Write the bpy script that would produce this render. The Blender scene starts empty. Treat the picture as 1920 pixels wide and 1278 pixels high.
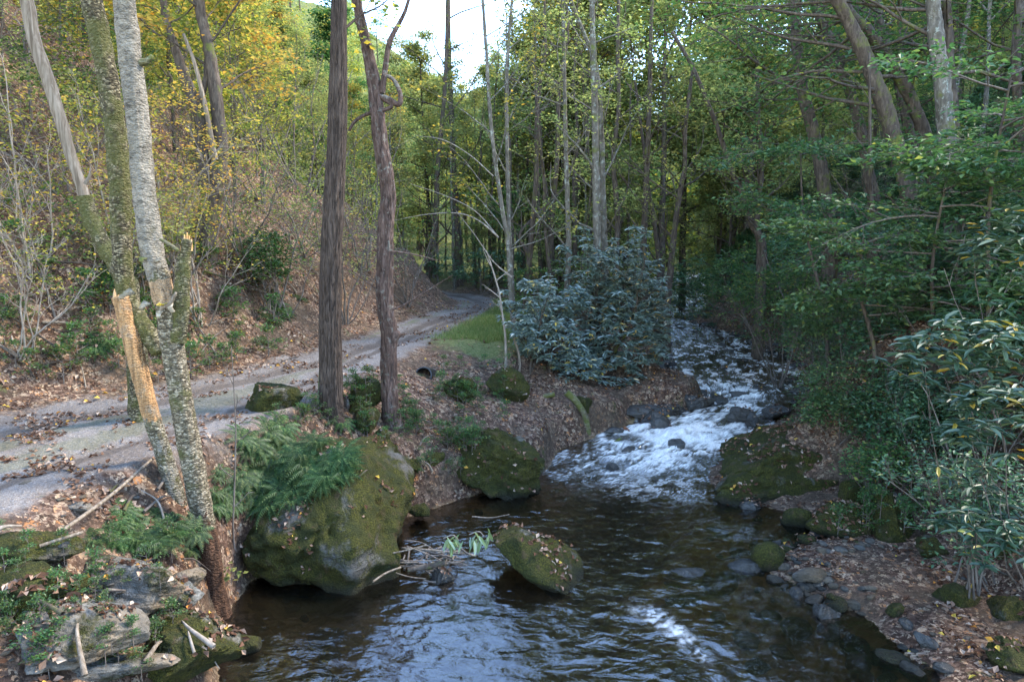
import bpy, bmesh, math, random
import numpy as np
from mathutils import Vector, Matrix, noise as mnoise
from mathutils.bvhtree import BVHTree

R = math.radians
scene = bpy.context.scene
COL = scene.collection

# ------------------------------------------------------------------ camera, sky, sun, exposure
CAMZ, PITCH, FPX = 3.8, R(7.5), 1280.0
cam_d = bpy.data.cameras.new('camera'); cam = bpy.data.objects.new('camera', cam_d); COL.objects.link(cam)
cam.location = (0, 0, CAMZ); cam.rotation_euler = (R(90) - PITCH, 0, 0)
cam_d.sensor_width = 36; cam_d.lens = 24; cam_d.clip_end = 1000; cam_d.clip_start = .05
scene.camera = cam

SUN_EL, SUN_AZ = R(44), R(68)          # azimuth measured from +Y towards +X
world = bpy.data.worlds.new('World'); scene.world = world; world.use_nodes = True
wn = world.node_tree; bg = wn.nodes['Background']
sky = wn.nodes.new('ShaderNodeTexSky'); sky.sky_type = 'NISHITA'; sky.sun_disc = False
sky.sun_elevation = SUN_EL; sky.sun_rotation = SUN_AZ; sky.air_density = 1.0; sky.dust_density = .2; sky.ozone_density = 1.6; sky.altitude = 600
wn.links.new(sky.outputs[0], bg.inputs[0]); bg.inputs[1].default_value = .15
sun_d = bpy.data.lights.new('sun', 'SUN'); sun = bpy.data.objects.new('sun', sun_d); COL.objects.link(sun)
sun_d.energy = 1.25; sun_d.angle = R(14); sun_d.color = (1, .91, .76)
sdir = Vector((math.sin(SUN_AZ) * math.cos(SUN_EL), math.cos(SUN_AZ) * math.cos(SUN_EL), math.sin(SUN_EL)))
sun.rotation_euler = sdir.to_track_quat('Z', 'Y').to_euler(); sun.location = sdir * 60
vs = scene.view_settings; vs.view_transform = 'Standard'; vs.look = 'None'; vs.gamma = 1; vs.exposure = 3.2
scene.cycles.max_bounces = 8; scene.cycles.diffuse_bounces = 5; scene.cycles.glossy_bounces = 2
scene.cycles.transmission_bounces = 4; scene.cycles.transparent_max_bounces = 6
scene.cycles.caustics_reflective = False; scene.cycles.caustics_refractive = False
scene.cycles.use_denoising = True
scene.cycles.sample_clamp_indirect = 3

# ------------------------------------------------------------------ math helpers
FW = np.array([0, math.cos(PITCH), -math.sin(PITCH)]); UP = np.array([0, math.sin(PITCH), math.cos(PITCH)])
def ray(u, v): return FW + np.array([(u - 960) / FPX, 0, 0]) - UP * ((v - 639) / FPX)
def P(u, v, z):
    d = ray(u, v); t = (z - CAMZ) / d[2]; return np.array([d[0] * t, d[1] * t, z])
def Q(u, v, y):
    d = ray(u, v); t = y / d[1]; return np.array([d[0] * t, y, CAMZ + d[2] * t])
def sstep(a, b, x):
    t = np.clip((x - a) / (b - a), 0, 1); return t * t * (3 - 2 * t)
def _h(ix, iy, iz, s):
    h = (ix * 374761393 + iy * 668265263 + iz * 2147483647 + s * 1274126177) & 0xffffffff
    h = ((h ^ (h >> 13)) * 1274126177) & 0xffffffff
    return ((h ^ (h >> 16)) & 0xffff) / 32768.0 - 1
def vn(p, s=0):
    i = np.floor(p).astype(np.int64); f = p - i; f = f * f * (3 - 2 * f)
    x, y, z = i[..., 0], i[..., 1], i[..., 2]; fx, fy, fz = f[..., 0], f[..., 1], f[..., 2]
    def L(a, b, t): return a + (b - a) * t
    c = lambda a, b, d: _h(x + a, y + b, z + d, s)
    return L(L(L(c(0,0,0), c(1,0,0), fx), L(c(0,1,0), c(1,1,0), fx), fy), L(L(c(0,0,1), c(1,0,1), fx), L(c(0,1,1), c(1,1,1), fx), fy), fz)
def fbm(p, o=4, s=0, g=.5):
    a, r = 1., 0.
    for k in range(o):
        r = r + a * vn(p, s + k * 17); p = p * 2.03 + 5.3; a *= g
    return r
def xyz(x, y, z=0.): 
    x = np.asarray(x, float); return np.stack([x, np.broadcast_to(y, x.shape), np.broadcast_to(z, x.shape)], -1)
def sdf(poly, X, Y):                     # negative inside
    poly = np.asarray(poly)[:, :2]; d = np.full(X.shape, 1e9); ins = np.zeros(X.shape, bool)
    n = len(poly)
    for i in range(n):
        a, b = poly[i], poly[(i + 1) % n]
        e = b - a; wx, wy = X - a[0], Y - a[1]
        t = np.clip((wx * e[0] + wy * e[1]) / (e @ e + 1e-12), 0, 1)
        d = np.minimum(d, (wx - e[0] * t) ** 2 + (wy - e[1] * t) ** 2)
        c = ((a[1] > Y) != (b[1] > Y)) & (X < (b[0] - a[0]) * (Y - a[1]) / (b[1] - a[1] + 1e-12) + a[0])
        ins ^= c
    return np.sqrt(d) * np.where(ins, -1, 1)

class MB:                                # collects geometry of ONE mesh
    def __init__(s): s.v = []; s.q = []; s.t = []; s.n = 0; s.qm = []
    def add(s, V, Fq=None, Ft=None, m=0):
        V = np.asarray(V, float).reshape(-1, 3)
        if Fq is not None and len(Fq): Fq = np.asarray(Fq, int).reshape(-1, 4); s.q.append(Fq + s.n); s.qm.append(np.full(len(Fq), m))
        if Ft is not None and len(Ft): s.t.append(np.asarray(Ft, int).reshape(-1, 3) + s.n)
        s.v.append(V); s.n += len(V)
    def mesh(s, name, mats, smooth=True, attrs=None):
        V = np.concatenate(s.v); q = np.concatenate(s.q) if s.q else np.zeros((0, 4), int); t = np.concatenate(s.t) if s.t else np.zeros((0, 3), int)
        me = bpy.data.meshes.new(name); me.vertices.add(len(V)); me.vertices.foreach_set('co', V.astype(np.float32).ravel())
        lo = np.concatenate([q.ravel(), t.ravel()]).astype(np.int32); me.loops.add(len(lo)); me.loops.foreach_set('vertex_index', lo)
        st = np.concatenate([np.arange(len(q)) * 4, len(q) * 4 + np.arange(len(t)) * 3]).astype(np.int32)
        me.polygons.add(len(st)); me.polygons.foreach_set('loop_start', st)
        me.update(calc_edges=True)
        me.polygons.foreach_set('use_smooth', np.full(len(st), smooth, bool))
        if not isinstance(mats, (list, tuple)): mats = [mats]
        for m in mats: me.materials.append(m)
        if len(mats) > 1:
            mi = np.concatenate(s.qm + [np.zeros(len(t), int)]).astype(np.int32); me.polygons.foreach_set('material_index', mi)
        for k, a in (attrs or {}).items():
            at = me.attributes.new(k, 'FLOAT', 'POINT'); at.data.foreach_set('value', np.asarray(a, np.float32).ravel())
        return me
    def obj(s, name, mats, parent=None, smooth=True, attrs=None):
        o = bpy.data.objects.new(name, s.mesh(name, mats, smooth, attrs)); COL.objects.link(o)
        if parent: o.parent = parent
        return o
def tag(o, label=None, cat=None, group=None, kind=None):
    for k, v in (('label', label), ('category', cat), ('group', group), ('kind', kind)):
        if v: o[k] = v
    return o
def thing(name, label, cat, loc=(0, 0, 0), group=None, rz=0):
    o = bpy.data.objects.new(name, None); COL.objects.link(o); o.location = loc; o.rotation_euler = (0, 0, rz); o.empty_display_size = .2
    return tag(o, label, cat, group)
def copy_tree(o, loc, rz=0, sc=1, label=None, group=None, tilt=(0, 0)):
    c = o.copy(); COL.objects.link(c); c.location = loc; c.rotation_euler = (tilt[0], tilt[1], rz); c.scale = (sc, sc, sc) if not isinstance(sc, tuple) else sc
    if label: c['label'] = label
    if group: c['group'] = group
    for ch in list(o.children):
        d = ch.copy(); COL.objects.link(d); d.parent = c
        for g in list(ch.children):
            e = g.copy(); COL.objects.link(e); e.parent = d
    return c

def spline(pts, n):                      # Catmull-Rom
    p = np.asarray(pts, float)
    if len(p) < 3: 
        t = np.linspace(0, 1, n)[:, None]; return p[0] * (1 - t) + p[-1] * t
    a = np.vstack([2 * p[0] - p[1], p, 2 * p[-1] - p[-2]]); T = np.linspace(0, len(p) - 1 - 1e-6, n); i = T.astype(int); t = (T - i)[:, None]
    p0, p1, p2, p3 = a[i], a[i + 1], a[i + 2], a[i + 3]
    return .5 * (2 * p1 + (p2 - p0) * t + (2 * p0 - 5 * p1 + 4 * p2 - p3) * t ** 2 + (3 * p1 - p0 - 3 * p2 + p3) * t ** 3)
def tube(mb, pts, rad, sides=6, cap=True, rough=0., seed=0, m=0, flare=0., ridge=0., furrow=0.):
    pts = np.asarray(pts, float); n = len(pts); rad = np.broadcast_to(rad, (n,)).astype(float)
    T = np.gradient(pts, axis=0); T /= np.linalg.norm(T, axis=1)[:, None] + 1e-9
    ref = np.array([1., 0, 0]) if abs(T[0][0]) < .8 else np.array([0, 1., 0])
    A = np.cross(np.cross(T, ref), T); A /= np.linalg.norm(A, axis=1)[:, None] + 1e-9; B = np.cross(T, A)
    th = np.arange(sides) / sides * 2 * math.pi
    rr = rad[:, None] * np.ones(sides)
    if ridge: 
        q = np.stack([np.cos(th)[None] * 2.3 + 0 * rr, np.sin(th)[None] * 2.3 + 0 * rr, (np.arange(n) / n * np.linalg.norm(pts[-1] - pts[0]) * 1.2)[:, None] + 0 * rr], -1)
        rr = rr * (1 + ridge * fbm(q * 1.3, 3, seed))
    if furrow:
        q = np.stack([np.cos(th)[None] * 7 + 0 * rr, np.sin(th)[None] * 7 + 0 * rr, (np.arange(n) / n * np.linalg.norm(pts[-1] - pts[0]) * 2.2)[:, None] + 0 * rr], -1)
        rr = rr * (1 - furrow * np.exp(-(fbm(q, 3, seed + 2) / .16) ** 2))
    if flare:
        fl = np.exp(-np.arange(n) / n * np.linalg.norm(pts[-1] - pts[0]) / .22)[:, None]
        rr = rr * (1 + flare * fl * (1 + .55 * np.sin(th * 4 + seed) + .3 * np.sin(th * 7 + 2 * seed))[None])
    V = pts[:, None] + rr[..., None] * (np.cos(th)[None, :, None] * A[:, None] + np.sin(th)[None, :, None] * B[:, None])
    if rough: V = V + rough * fbm(V.reshape(-1, 3) * 9, 3, seed).reshape(n, sides, 1) * (V - pts[:, None]) / (rad[:, None, None] + 1e-6)
    i = np.arange(n - 1)[:, None] * sides; j = np.arange(sides)[None]; k = (j + 1) % sides
    F = np.stack([i + j, i + k, i + sides + k, i + sides + j], -1).reshape(-1, 4)
    V = V.reshape(-1, 3)
    Ft = None
    if cap:
        V = np.vstack([V, pts[-1] + T[-1] * rad[-1] * .3]); c = n * sides; jj = np.arange(sides) + (n - 1) * sides
        Ft = np.stack([jj, (np.arange(sides) + 1) % sides + (n - 1) * sides, np.full(sides, c)], -1)
    mb.add(V, F, Ft, m)

def leaves(mb, pos, size, rng, aspect=.5, tilt=.5, fold=.12, droop=0., out=None, long=False, m=0, nrm=None):
    n = len(pos); size = np.broadcast_to(size, (n,))[:, None]
    N = np.array([0, 0, 1.]) + rng.normal(0, tilt, (n, 3))
    if nrm is not None: N = nrm + rng.normal(0, tilt, (n, 3))
    N /= np.linalg.norm(N, axis=1)[:, None]
    az = rng.uniform(0, 2 * math.pi, n); D = np.stack([np.cos(az), np.sin(az), np.zeros(n)], -1)
    if out is not None: D = D * .55 + out
    D[:, 2] -= droop * rng.uniform(.4, 1.4, n)
    D -= (D * N).sum(1)[:, None] * N * (.0 if droop > .3 else 1); D /= np.linalg.norm(D, axis=1)[:, None] + 1e-9
    S = np.cross(D, N); S /= np.linalg.norm(S, axis=1)[:, None] + 1e-9; N = np.cross(S, D)
    w = size * aspect * .5
    if not long:
        V = np.stack([pos, pos + D * size * .45 + S * w + N * size * fold, pos + D * size - N * size * fold * .5, pos + D * size * .45 - S * w + N * size * fold], 1)
        b = np.arange(n)[:, None] * 4; mb.add(V, b + np.array([0, 1, 2, 3]), m=m)
    else:                                # lance-shaped leaf of two folded halves
        c = N * size * fold
        V = np.stack([pos, pos + D * size * .3 + S * w + c, pos + D * size * .72 + S * w * .85 + c * .6 - N * size * .05, pos + D * size - N * size * .16,
                      pos + D * size * .72 - S * w * .85 + c * .6 - N * size * .05, pos + D * size * .3 - S * w + c], 1)
        b = np.arange(n)[:, None] * 6; mb.add(V, np.concatenate([b + np.array([0, 1, 2, 3]), b + np.array([0, 3, 4, 5])]), m=m)

# ------------------------------------------------------------------ materials
class NT:
    def __init__(s, name):
        s.m = bpy.data.materials.new(name); s.m.use_nodes = True; s.t = s.m.node_tree; s.t.nodes.clear(); s.o = s.t.nodes.new('ShaderNodeOutputMaterial')
    def n(s, ty, ins=None, out=0, **at):
        nd = s.t.nodes.new('ShaderNode' + ty)
        for k, v in at.items(): setattr(nd, k, v)
        for k, v in (ins or {}).items():
            if isinstance(v, bpy.types.NodeSocket): s.t.links.new(v, nd.inputs[k])
            else: nd.inputs[k].default_value = v
        return nd if out is None else nd.outputs[out]
    def noise(s, vec, sc, det=4, rough=.55, dist=0, col=False): return s.n('TexNoise', {'Vector': vec, 'Scale': sc, 'Detail': det, 'Roughness': rough, 'Distortion': dist}, 1 if col else 0)
    def ramp(s, f, stops, interp='LINEAR'):
        nd = s.t.nodes.new('ShaderNodeValToRGB'); s.t.links.new(f, nd.inputs[0]); e = nd.color_ramp.elements; nd.color_ramp.interpolation = interp
        while len(e) < len(stops): e.new(.5)
        for el, (p, c) in zip(e, stops): el.position = p; el.color = (c, c, c, 1) if not isinstance(c, tuple) else (*c, 1)
        return nd.outputs[0]
    def mix(s, f, a, b, blend='MIX'):
        nd = s.t.nodes.new('ShaderNodeMix'); nd.data_type = 'RGBA'; nd.blend_type = blend
        for i, v in ((0, f), (6, a), (7, b)):
            if isinstance(v, bpy.types.NodeSocket): s.t.links.new(v, nd.inputs[i])
            else: nd.inputs[i].default_value = v if i == 0 else (*v, 1)
        return nd.outputs[2]
    def math(s, op, a, b=0., clamp=False):
        nd = s.t.nodes.new('ShaderNodeMath'); nd.operation = op; nd.use_clamp = clamp
        for i, v in ((0, a), (1, b)):
            if isinstance(v, bpy.types.NodeSocket): s.t.links.new(v, nd.inputs[i])
            else: nd.inputs[i].default_value = v
        return nd.outputs[0]
    def attr(s, name): return s.n('Attribute', out=2, attribute_name=name)
    def mapping(s, vec, sc): return s.n('Mapping', {'Vector': vec, 'Scale': sc})
    def objc(s): return s.n('TexCoord', out=3)
    def geo(s, k): return s.n('NewGeometry', out=k)
    def bump(s, h, dist, st=1.): return s.n('Bump', {'Height': h, 'Distance': dist, 'Strength': st})
    def out(s, sh): s.t.links.new(sh, s.o.inputs[0]); return s.m
    def diffuse(s, col, rough=.9, spec=.25, bump=None):
        ins = {'Base Color': col, 'Roughness': rough, 'Specular IOR Level': spec}
        if bump: ins['Normal'] = bump
        return s.n('BsdfPrincipled', ins)

def leaf_mat(name, stops, trans=.4, gloss=0., rough=.4, var=.35):
    t = NT(name); rnd = t.n('NewGeometry', out=8); c = t.ramp(rnd, stops)
    orn = t.n('ObjectInfo', out=5)
    hs = t.n('HueSaturation', {'Color': c, 'Hue': t.math('ADD', t.math('MULTIPLY', orn, .035), .4825), 'Value': t.math('ADD', t.math('MULTIPLY', orn, var), 1 - var / 2)})
    d = t.n('BsdfDiffuse', {'Color': hs}); tr = t.n('BsdfTranslucent', {'Color': t.n('HueSaturation', {'Color': hs, 'Saturation': 1.1, 'Value': 1.5})})
    sh = t.n('MixShader', {0: trans, 1: d, 2: tr})
    if gloss: sh = t.n('MixShader', {0: gloss, 1: sh, 2: t.n('BsdfGlossy', {'Color': (1, 1, 1, 1), 'Roughness': rough})})
    return t.out(sh)
M = {}
M['yg'] = leaf_mat('yellow_green_leaves', [(0, (.115, .145, .05)), (.5, (.185, .215, .075)), (.85, (.29, .30, .10)), (1, (.38, .33, .11))], .46)
M['gold'] = leaf_mat('golden_leaves', [(0, (.26, .24, .07)), (.5, (.42, .32, .08)), (.8, (.48, .28, .07)), (1, (.20, .21, .08))], .45)
M['mix'] = leaf_mat('turning_leaves', [(0, (.09, .12, .03)), (.55, (.17, .19, .05)), (.8, (.38, .32, .07)), (1, (.46, .32, .07))], .45)
M['green'] = leaf_mat('green_leaves', [(0, (.03, .07, .022)), (.6, (.06, .12, .034)), (.9, (.11, .165, .045)), (1, (.26, .25, .05))], .45, .02)
M['deep'] = leaf_mat('deep_green_leaves', [(0, (.025, .07, .03)), (.7, (.05, .12, .045)), (.95, (.09, .16, .05)), (1, (.20, .22, .06))], .3, .05, .5)
M['beech'] = leaf_mat('fresh_green_leaves', [(0, (.035, .08, .028)), (.7, (.06, .12, .038)), (.97, (.12, .18, .05)), (1, (.30, .28, .06))], .35, .03, .5)
M['rhodo'] = leaf_mat('leathery_leaves', [(0, (.022, .05, .024)), (.55, (.042, .08, .04)), (.955, (.09, .13, .065)), (.965, (.34, .27, .04)), (1, (.42, .26, .03))], .12, .05, .45)
M['rhodo_sky_sheen'] = leaf_mat('leathery_leaves_sky_sheen', [(0, (.05, .09, .065)), (.5, (.10, .15, .115)), (.95, (.19, .24, .20)), (.962, (.38, .30, .05)), (1, (.46, .28, .04))], .12, .12, .45, .2)  # same leathery leaf, with the sky's bluish sheen painted into its colour
M['fern'] = leaf_mat('fern_fronds', [(0, (.014, .034, .010)), (.7, (.034, .068, .018)), (1, (.09, .12, .035))], .2, .015, .5)
M['grass'] = leaf_mat('grass_blades', [(0, (.09, .13, .04)), (.7, (.15, .19, .06)), (1, (.27, .25, .11))], .3)
M['litter'] = leaf_mat('dry_leaves', [(0, (.06, .03, .017)), (.3, (.11, .06, .037)), (.6, (.195, .118, .075)), (.85, (.30, .21, .15)), (.95, (.44, .35, .26)), (.96, (.42, .17, .04)), (1, (.55, .42, .08))], .12)
M['paleleaf'] = leaf_mat('drooping_leaves', [(0, (.10, .16, .06)), (1, (.22, .28, .11))], .2, .1, .4)

def bark(name, c1, c2, c3, sc=(14, 14, 3), bumpd=.02, moss=0., mossc=(.09, .10, .02), fleck=False, lich=0.):
    t = NT(name); v = t.mapping(t.objc(), sc)
    if fleck:
        fv = t.n('TexVoronoi', {'Vector': t.mapping(t.n('VectorMath', {0: t.objc(), 1: t.n('VectorMath', {0: t.noise(t.objc(), 14, 3, .7, col=True), 1: (.05, .05, .03)}, operation='MULTIPLY')}, operation='ADD'), (16, 16, 42)), 'Scale': 1.0})
        nz = t.math('ADD', t.math('MULTIPLY', t.noise(t.mapping(t.objc(), (7, 7, 30)), 1.0, 6, .7, .8), .75), t.math('MULTIPLY', fv, .28))
    else: nz = t.noise(v, 1.6, 6, .62, .7)
    big = t.noise(t.objc(), 2.2, 3)
    c = t.ramp(nz, [(.32, c1), (.5, c2), (.68, c3)])
    c = t.mix(t.ramp(big, [(.35, 0.), (.7, .6)]), c, tuple(x * .6 for x in c2))
    if lich: c = t.mix(t.ramp(t.noise(t.objc(), 9, 4, .7), [(.56, 0.), (.64, lich)]), c, (.30, .32, .27))
    if moss: c = t.mix(t.ramp(t.noise(t.objc(), 3.1, 5, .65), [(.62 - moss * .35, 0.), (.72 - moss * .3, .9)]), c, mossc)
    h = t.math('ADD', nz, t.math('MULTIPLY', t.noise(v, 5, 4, .7), .4))
    return t.out(t.diffuse(c, .88, .2, t.bump(h, bumpd, 1.)))
M['dark_bark'] = bark('furrowed_brown_bark', (.018, .012, .009), (.058, .041, .031), (.12, .088, .068), (24, 24, 2.6), .03)
M['red_bark'] = bark('reddish_scaly_bark', (.028, .018, .014), (.09, .057, .044), (.18, .122, .10), (14, 14, 3.5), .03, lich=.3)
M['birch'] = bark('flaky_pale_bark', (.07, .055, .042), (.33, .29, .24), (.58, .54, .48), bumpd=.02, fleck=True, moss=.12)
M['birch_low'] = bark('peeling_tan_bark', (.10, .078, .052), (.27, .22, .15), (.42, .36, .27), bumpd=.03, fleck=True, moss=.2)
M['mossbark'] = bark('mossy_birch_bark', (.045, .038, .022), (.14, .12, .07), (.27, .25, .18), bumpd=.03, fleck=True, moss=.5)
M['grey_bark'] = bark('smooth_grey_bark', (.05, .042, .032), (.11, .095, .073), (.20, .175, .145), (8, 8, 4), .008, moss=.15, lich=.6)
M['brown_bark'] = bark('brown_bark', (.03, .022, .016), (.075, .056, .042), (.14, .11, .083), (12, 12, 3), .012, moss=.2)
M['darktwig'] = bark('twig_bark', (.06, .045, .035), (.13, .105, .085), (.22, .19, .16), (12, 12, 3), .004)
M['bone'] = bark('weathered_bare_wood', (.08, .056, .036), (.18, .14, .10), (.31, .255, .20), (18, 18, 1.5), .006)
M['paletwig'] = bark('pale_twigs', (.13, .105, .08), (.23, .19, .15), (.34, .29, .24), (12, 12, 3), .002)
t = NT('orange_heartwood'); v = t.mapping(t.objc(), (16, 16, 1.6))
c = t.ramp(t.noise(v, 1.5, 5, .6, .5), [(.3, (.20, .085, .025)), (.5, (.42, .22, .075)), (.7, (.58, .38, .18))])
c = t.mix(t.ramp(t.noise(t.objc(), 2.6, 4), [(.5, 0.), (.6, .65)]), c, (.40, .31, .20))
M['wood'] = t.out(t.diffuse(c, .75, .3, t.bump(t.noise(v, 3, 5, .6), .012)))
t = NT('wet_red_wood'); v = t.mapping(t.objc(), (14, 14, 3))
c = t.ramp(t.noise(v, 1.5, 5, .65, .5), [(.35, (.05, .02, .012)), (.55, (.17, .065, .03)), (.72, (.38, .17, .06))])
M['redwood'] = t.out(t.diffuse(c, .5, .4, t.bump(t.noise(v, 3, 5, .6), .012)))

def scaly(t, dark, tan, moss):
    wv = t.n('VectorMath', {0: t.objc(), 1: t.n('VectorMath', {0: t.noise(t.objc(), 11, 3, .7, col=True), 1: (.06, .06, .05)}, operation='MULTIPLY')}, operation='ADD')
    a = t.n('TexVoronoi', {'Vector': t.mapping(wv, (34, 34, 62)), 'Scale': 1.}, None); c = t.ramp(t.n('SeparateColor', {0: a.outputs['Color']}), [(.1, tuple(x * .5 for x in dark)), (.5, dark), (.8, tan), (1, tuple(min(1, x * 1.25) for x in tan))])
    c = t.mix(t.ramp(a.outputs[0], [(.42, 0.), (.75, .65)]), c, (.035, .027, .018))
    c = t.mix(t.ramp(t.noise(t.objc(), 3.3, 5, .7), [(.62 - moss * .25, 0.), (.75 - moss * .25, .8)]), c, (.075, .075, .02))
    return c, t.math('ADD', t.math('MULTIPLY', a.outputs[0], -.8), t.noise(wv, 22, 4, .7))
def band(t, name, w=.9, sc=9.):
    return t.ramp(t.math('ADD', t.attr(name), t.math('MULTIPLY', t.math('SUBTRACT', t.noise(t.mapping(t.objc(), (1.6, 1.6, .7)), sc, 6, .7), .5), w)), [(.47, 0.), (.53, 1.)])
def stem_mat(name, low, up, wood, foot=None, lichen=True):
    t = NT(name); c, h = scaly(t, *low)
    pale = t.math('ADD', t.math('MULTIPLY', t.noise(t.mapping(t.objc(), (8, 8, 26)), 1., 6, .75, 1.2), .6), t.math('MULTIPLY', t.noise(t.objc(), 9, 6, .75, .5), .4)); pc = t.ramp(pale, [(.38, tuple(x * .2 for x in up)), (.47, tuple(x * .6 for x in up)), (.56, up), (.7, tuple(min(1, x * 1.3) for x in up))])
    pc = t.mix(t.ramp(t.noise(t.objc(), 2.4, 5, .7), [(.56, 0.), (.66, .75)]), pc, (.10, .085, .05))
    c = t.mix(band(t, 'pale', 1.4, 5), c, pc)
    wv = t.mapping(t.objc(), (18, 18, 1.8)); wn_ = t.noise(wv, 1.5, 6, .65, .6); wc = t.ramp(wn_, [(.28, tuple(x * .22 for x in wood)), (.5, tuple(x * .75 for x in wood)), (.7, tuple(min(1, x * 1.25) for x in wood))])
    wc = t.mix(t.ramp(t.noise(t.objc(), 4, 5, .7), [(.52, 0.), (.62, .7)]), wc, (.24, .20, .15))
    c = t.mix(band(t, 'bare', .8, 7), c, wc)
    if foot: 
        fc = t.ramp(wn_, [(.35, tuple(x * .2 for x in foot)), (.55, foot), (.75, tuple(x * 2.2 for x in foot))]); c = t.mix(band(t, 'foot', 1., 6), c, fc)
    hb = t.math('ADD', t.math('MULTIPLY', h, .8), t.math('MULTIPLY', pale, .6))
    return t.out(t.diffuse(c, .88, .2, t.bump(hb, .03)))
M['birch_blend'] = stem_mat('flaky_birch_bark', ((.15, .12, .075), (.29, .24, .165), .35), (.25, .215, .165), (.42, .27, .15), (.08, .040, .022))
M['pole_blend'] = stem_mat('broken_pole_bark', ((.14, .12, .08), (.27, .24, .18), .5), (.27, .24, .19), (.42, .24, .11))
M['scaly_moss'] = stem_mat('dark_scaly_birch_bark', ((.08, .065, .035), (.24, .20, .12), .8), (.2, .18, .14), (.3, .2, .1))
def rock_mat(name, dark=1., moss=.5, wet=False, tan=.3, lichen=.4):
    t = NT(name); o = t.objc(); oi = t.n('ObjectInfo', out=5)
    vv = t.n('VectorMath', {0: o, 1: t.n('CombineXYZ', {0: t.math('MULTIPLY', oi, 37.), 1: t.math('MULTIPLY', oi, 11.)})}, operation='ADD')
    st = t.noise(t.mapping(vv, (2.2, 3.0, 11)), 1.2, 6, .65, .7)
    fine = t.noise(vv, 24, 5, .7)
    c = t.ramp(st, [(.3, (.05 * dark, .05 * dark, .046 * dark)), (.5, (.14 * dark, .135 * dark, .12 * dark)), (.72, (.27 * dark, .26 * dark, .235 * dark))])
    c = t.mix(t.math('MULTIPLY', t.ramp(t.noise(vv, 1.4, 4), [(.4, 0.), (.65, 1.)]), tan), c, (.24 * dark, .17 * dark, .10 * dark))
    c = t.mix(t.ramp(fine, [(.3, .5), (.6, 0.)]), c, (.03, .03, .025))
    c = t.mix(t.ramp(t.noise(vv, 3.2, 6, .7, .4), [(.69 - .1 * lichen, 0.), (.76 - .1 * lichen, lichen)]), c, (.34, .36, .33))
    h = t.math('ADD', t.math('MULTIPLY', st, 1.), t.math('MULTIPLY', fine, .35))
    if moss:
        mm = t.ramp(t.noise(vv, 1.9, 6, .68, .3), [(.64 - moss * .32, 0.), (.72 - moss * .3, 1.)])
        mf = t.noise(vv, 55, 3, .7)
        mc = t.ramp(mf, [(.3, (.016, .018, .004)), (.5, (.052, .052, .009)), (.7, (.12, .112, .018))])
        mc = t.mix(t.ramp(t.noise(vv, 4, 4, .7), [(.45, 0.), (.6, .8)]), mc, (.030, .036, .010))
        mc = t.mix(t.ramp(t.noise(vv, 7, 5, .7), [(.55, 0.), (.66, .6)]), mc, (.10, .065, .035))
        c = t.mix(mm, c, mc); h = t.math('ADD', h, t.math('MULTIPLY', t.math('MULTIPLY', mm, mf), 1.4))
    wz = t.n('SeparateXYZ', {0: t.geo(0)}, 2); wl = t.ramp(t.math('ADD', wz, t.math('MULTIPLY', t.noise(vv, 6, 3), .12)), [(.09, .75), (.20, 0.)]); c = t.mix(wl, c, (.022, .02, .015))
    ins = {'Base Color': c, 'Roughness': .25 if wet else .9, 'Specular IOR Level': .6 if wet else .2, 'Normal': t.bump(t.math('ADD', h, t.math('MULTIPLY', t.noise(vv, 7, 6, .7, .6), 1.3)), .05)}
    return t.out(t.n('BsdfPrincipled', ins))
M['rock_moss'] = rock_mat('mossy_rock', .95, .95)
M['rock_half'] = rock_mat('part_mossy_rock', .6, .95, lichen=.55)
M['rock_bare'] = rock_mat('grey_brown_rock', .95, .3, tan=.8, lichen=.3)
M['rock_wet'] = rock_mat('wet_dark_rock', .32, 0, True, .4, 0)
M['pebble'] = rock_mat('pebble_rock', .6, 0, False, .9, 0)

# ------------------------------------------------------------------ land shape
def wlev(y):
    return np.interp(y, [-50, 11.3, 12.4, 13.3, 14.4, 15.6, 26.7, 60, 200], [0, 0, .10, .24, .34, .46, .9, 1.9, 5])
Lp = [(-4.6, -8), (-3.4, 0), (-2.75, 3.5)] + [tuple(P(u, v, z)[:2]) for u, v, z in
     [(412, 1278, 0), (405, 1180, 0), (470, 1090, 0), (600, 1030, 0), (770, 968, 0), (850, 940, 0), (960, 905, 0), (1030, 880, 0), (1045, 852, .02), (1120, 826, .1),
      (1165, 806, .2), (1190, 780, .3), (1290, 768, .36), (1325, 745, .44), (1280, 728, .48), (1225, 712, .55), (1245, 685, .6), (1240, 650, .72), (1225, 612, .9), (1200, 598, 1.0)]]
Lp += [(6.4, 36), (8.2, 45), (13, 60)]
Rp = [(4.6, -8), (3.9, 0), (3.4, 3.5)] + [tuple(P(u, v, z)[:2]) for u, v, z in
     [(1760, 1278, 0), (1610, 1150, 0), (1500, 1105, 0), (1425, 1062, 0), (1450, 1028, 0), (1560, 1003, 0), (1500, 968, 0), (1345, 925, 0), (1320, 885, .0), (1400, 815, .2), (1450, 790, .32),
      (1490, 765, .42), (1510, 722, .52), (1490, 680, .6), (1430, 642, .75), (1330, 612, .9), (1290, 600, 1.0)]]
Rp += [(10.4, 36), (12.2, 44), (17, 58)]
STREAM = np.array(Lp + Rp[::-1])
def rlev(y): return np.interp(y, [-10, 5, 12, 25, 40, 80, 200], [1.5, 1.58, 1.7, 1.95, 2.4, 4.5, 26])
def RP(u, v):
    z = 1.6
    for _ in range(8): z = float(rlev(P(u, v, z)[1]))
    return tuple(P(u, v, z)[:2])
upper = [(-16, -4)] + [RP(*a) for a in [(-260, 850), (0, 786), (240, 744), (400, 706), (500, 684), (600, 660), (700, 626), (780, 598), (850, 580), (874, 570), (850, 559), (790, 550)]]
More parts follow.
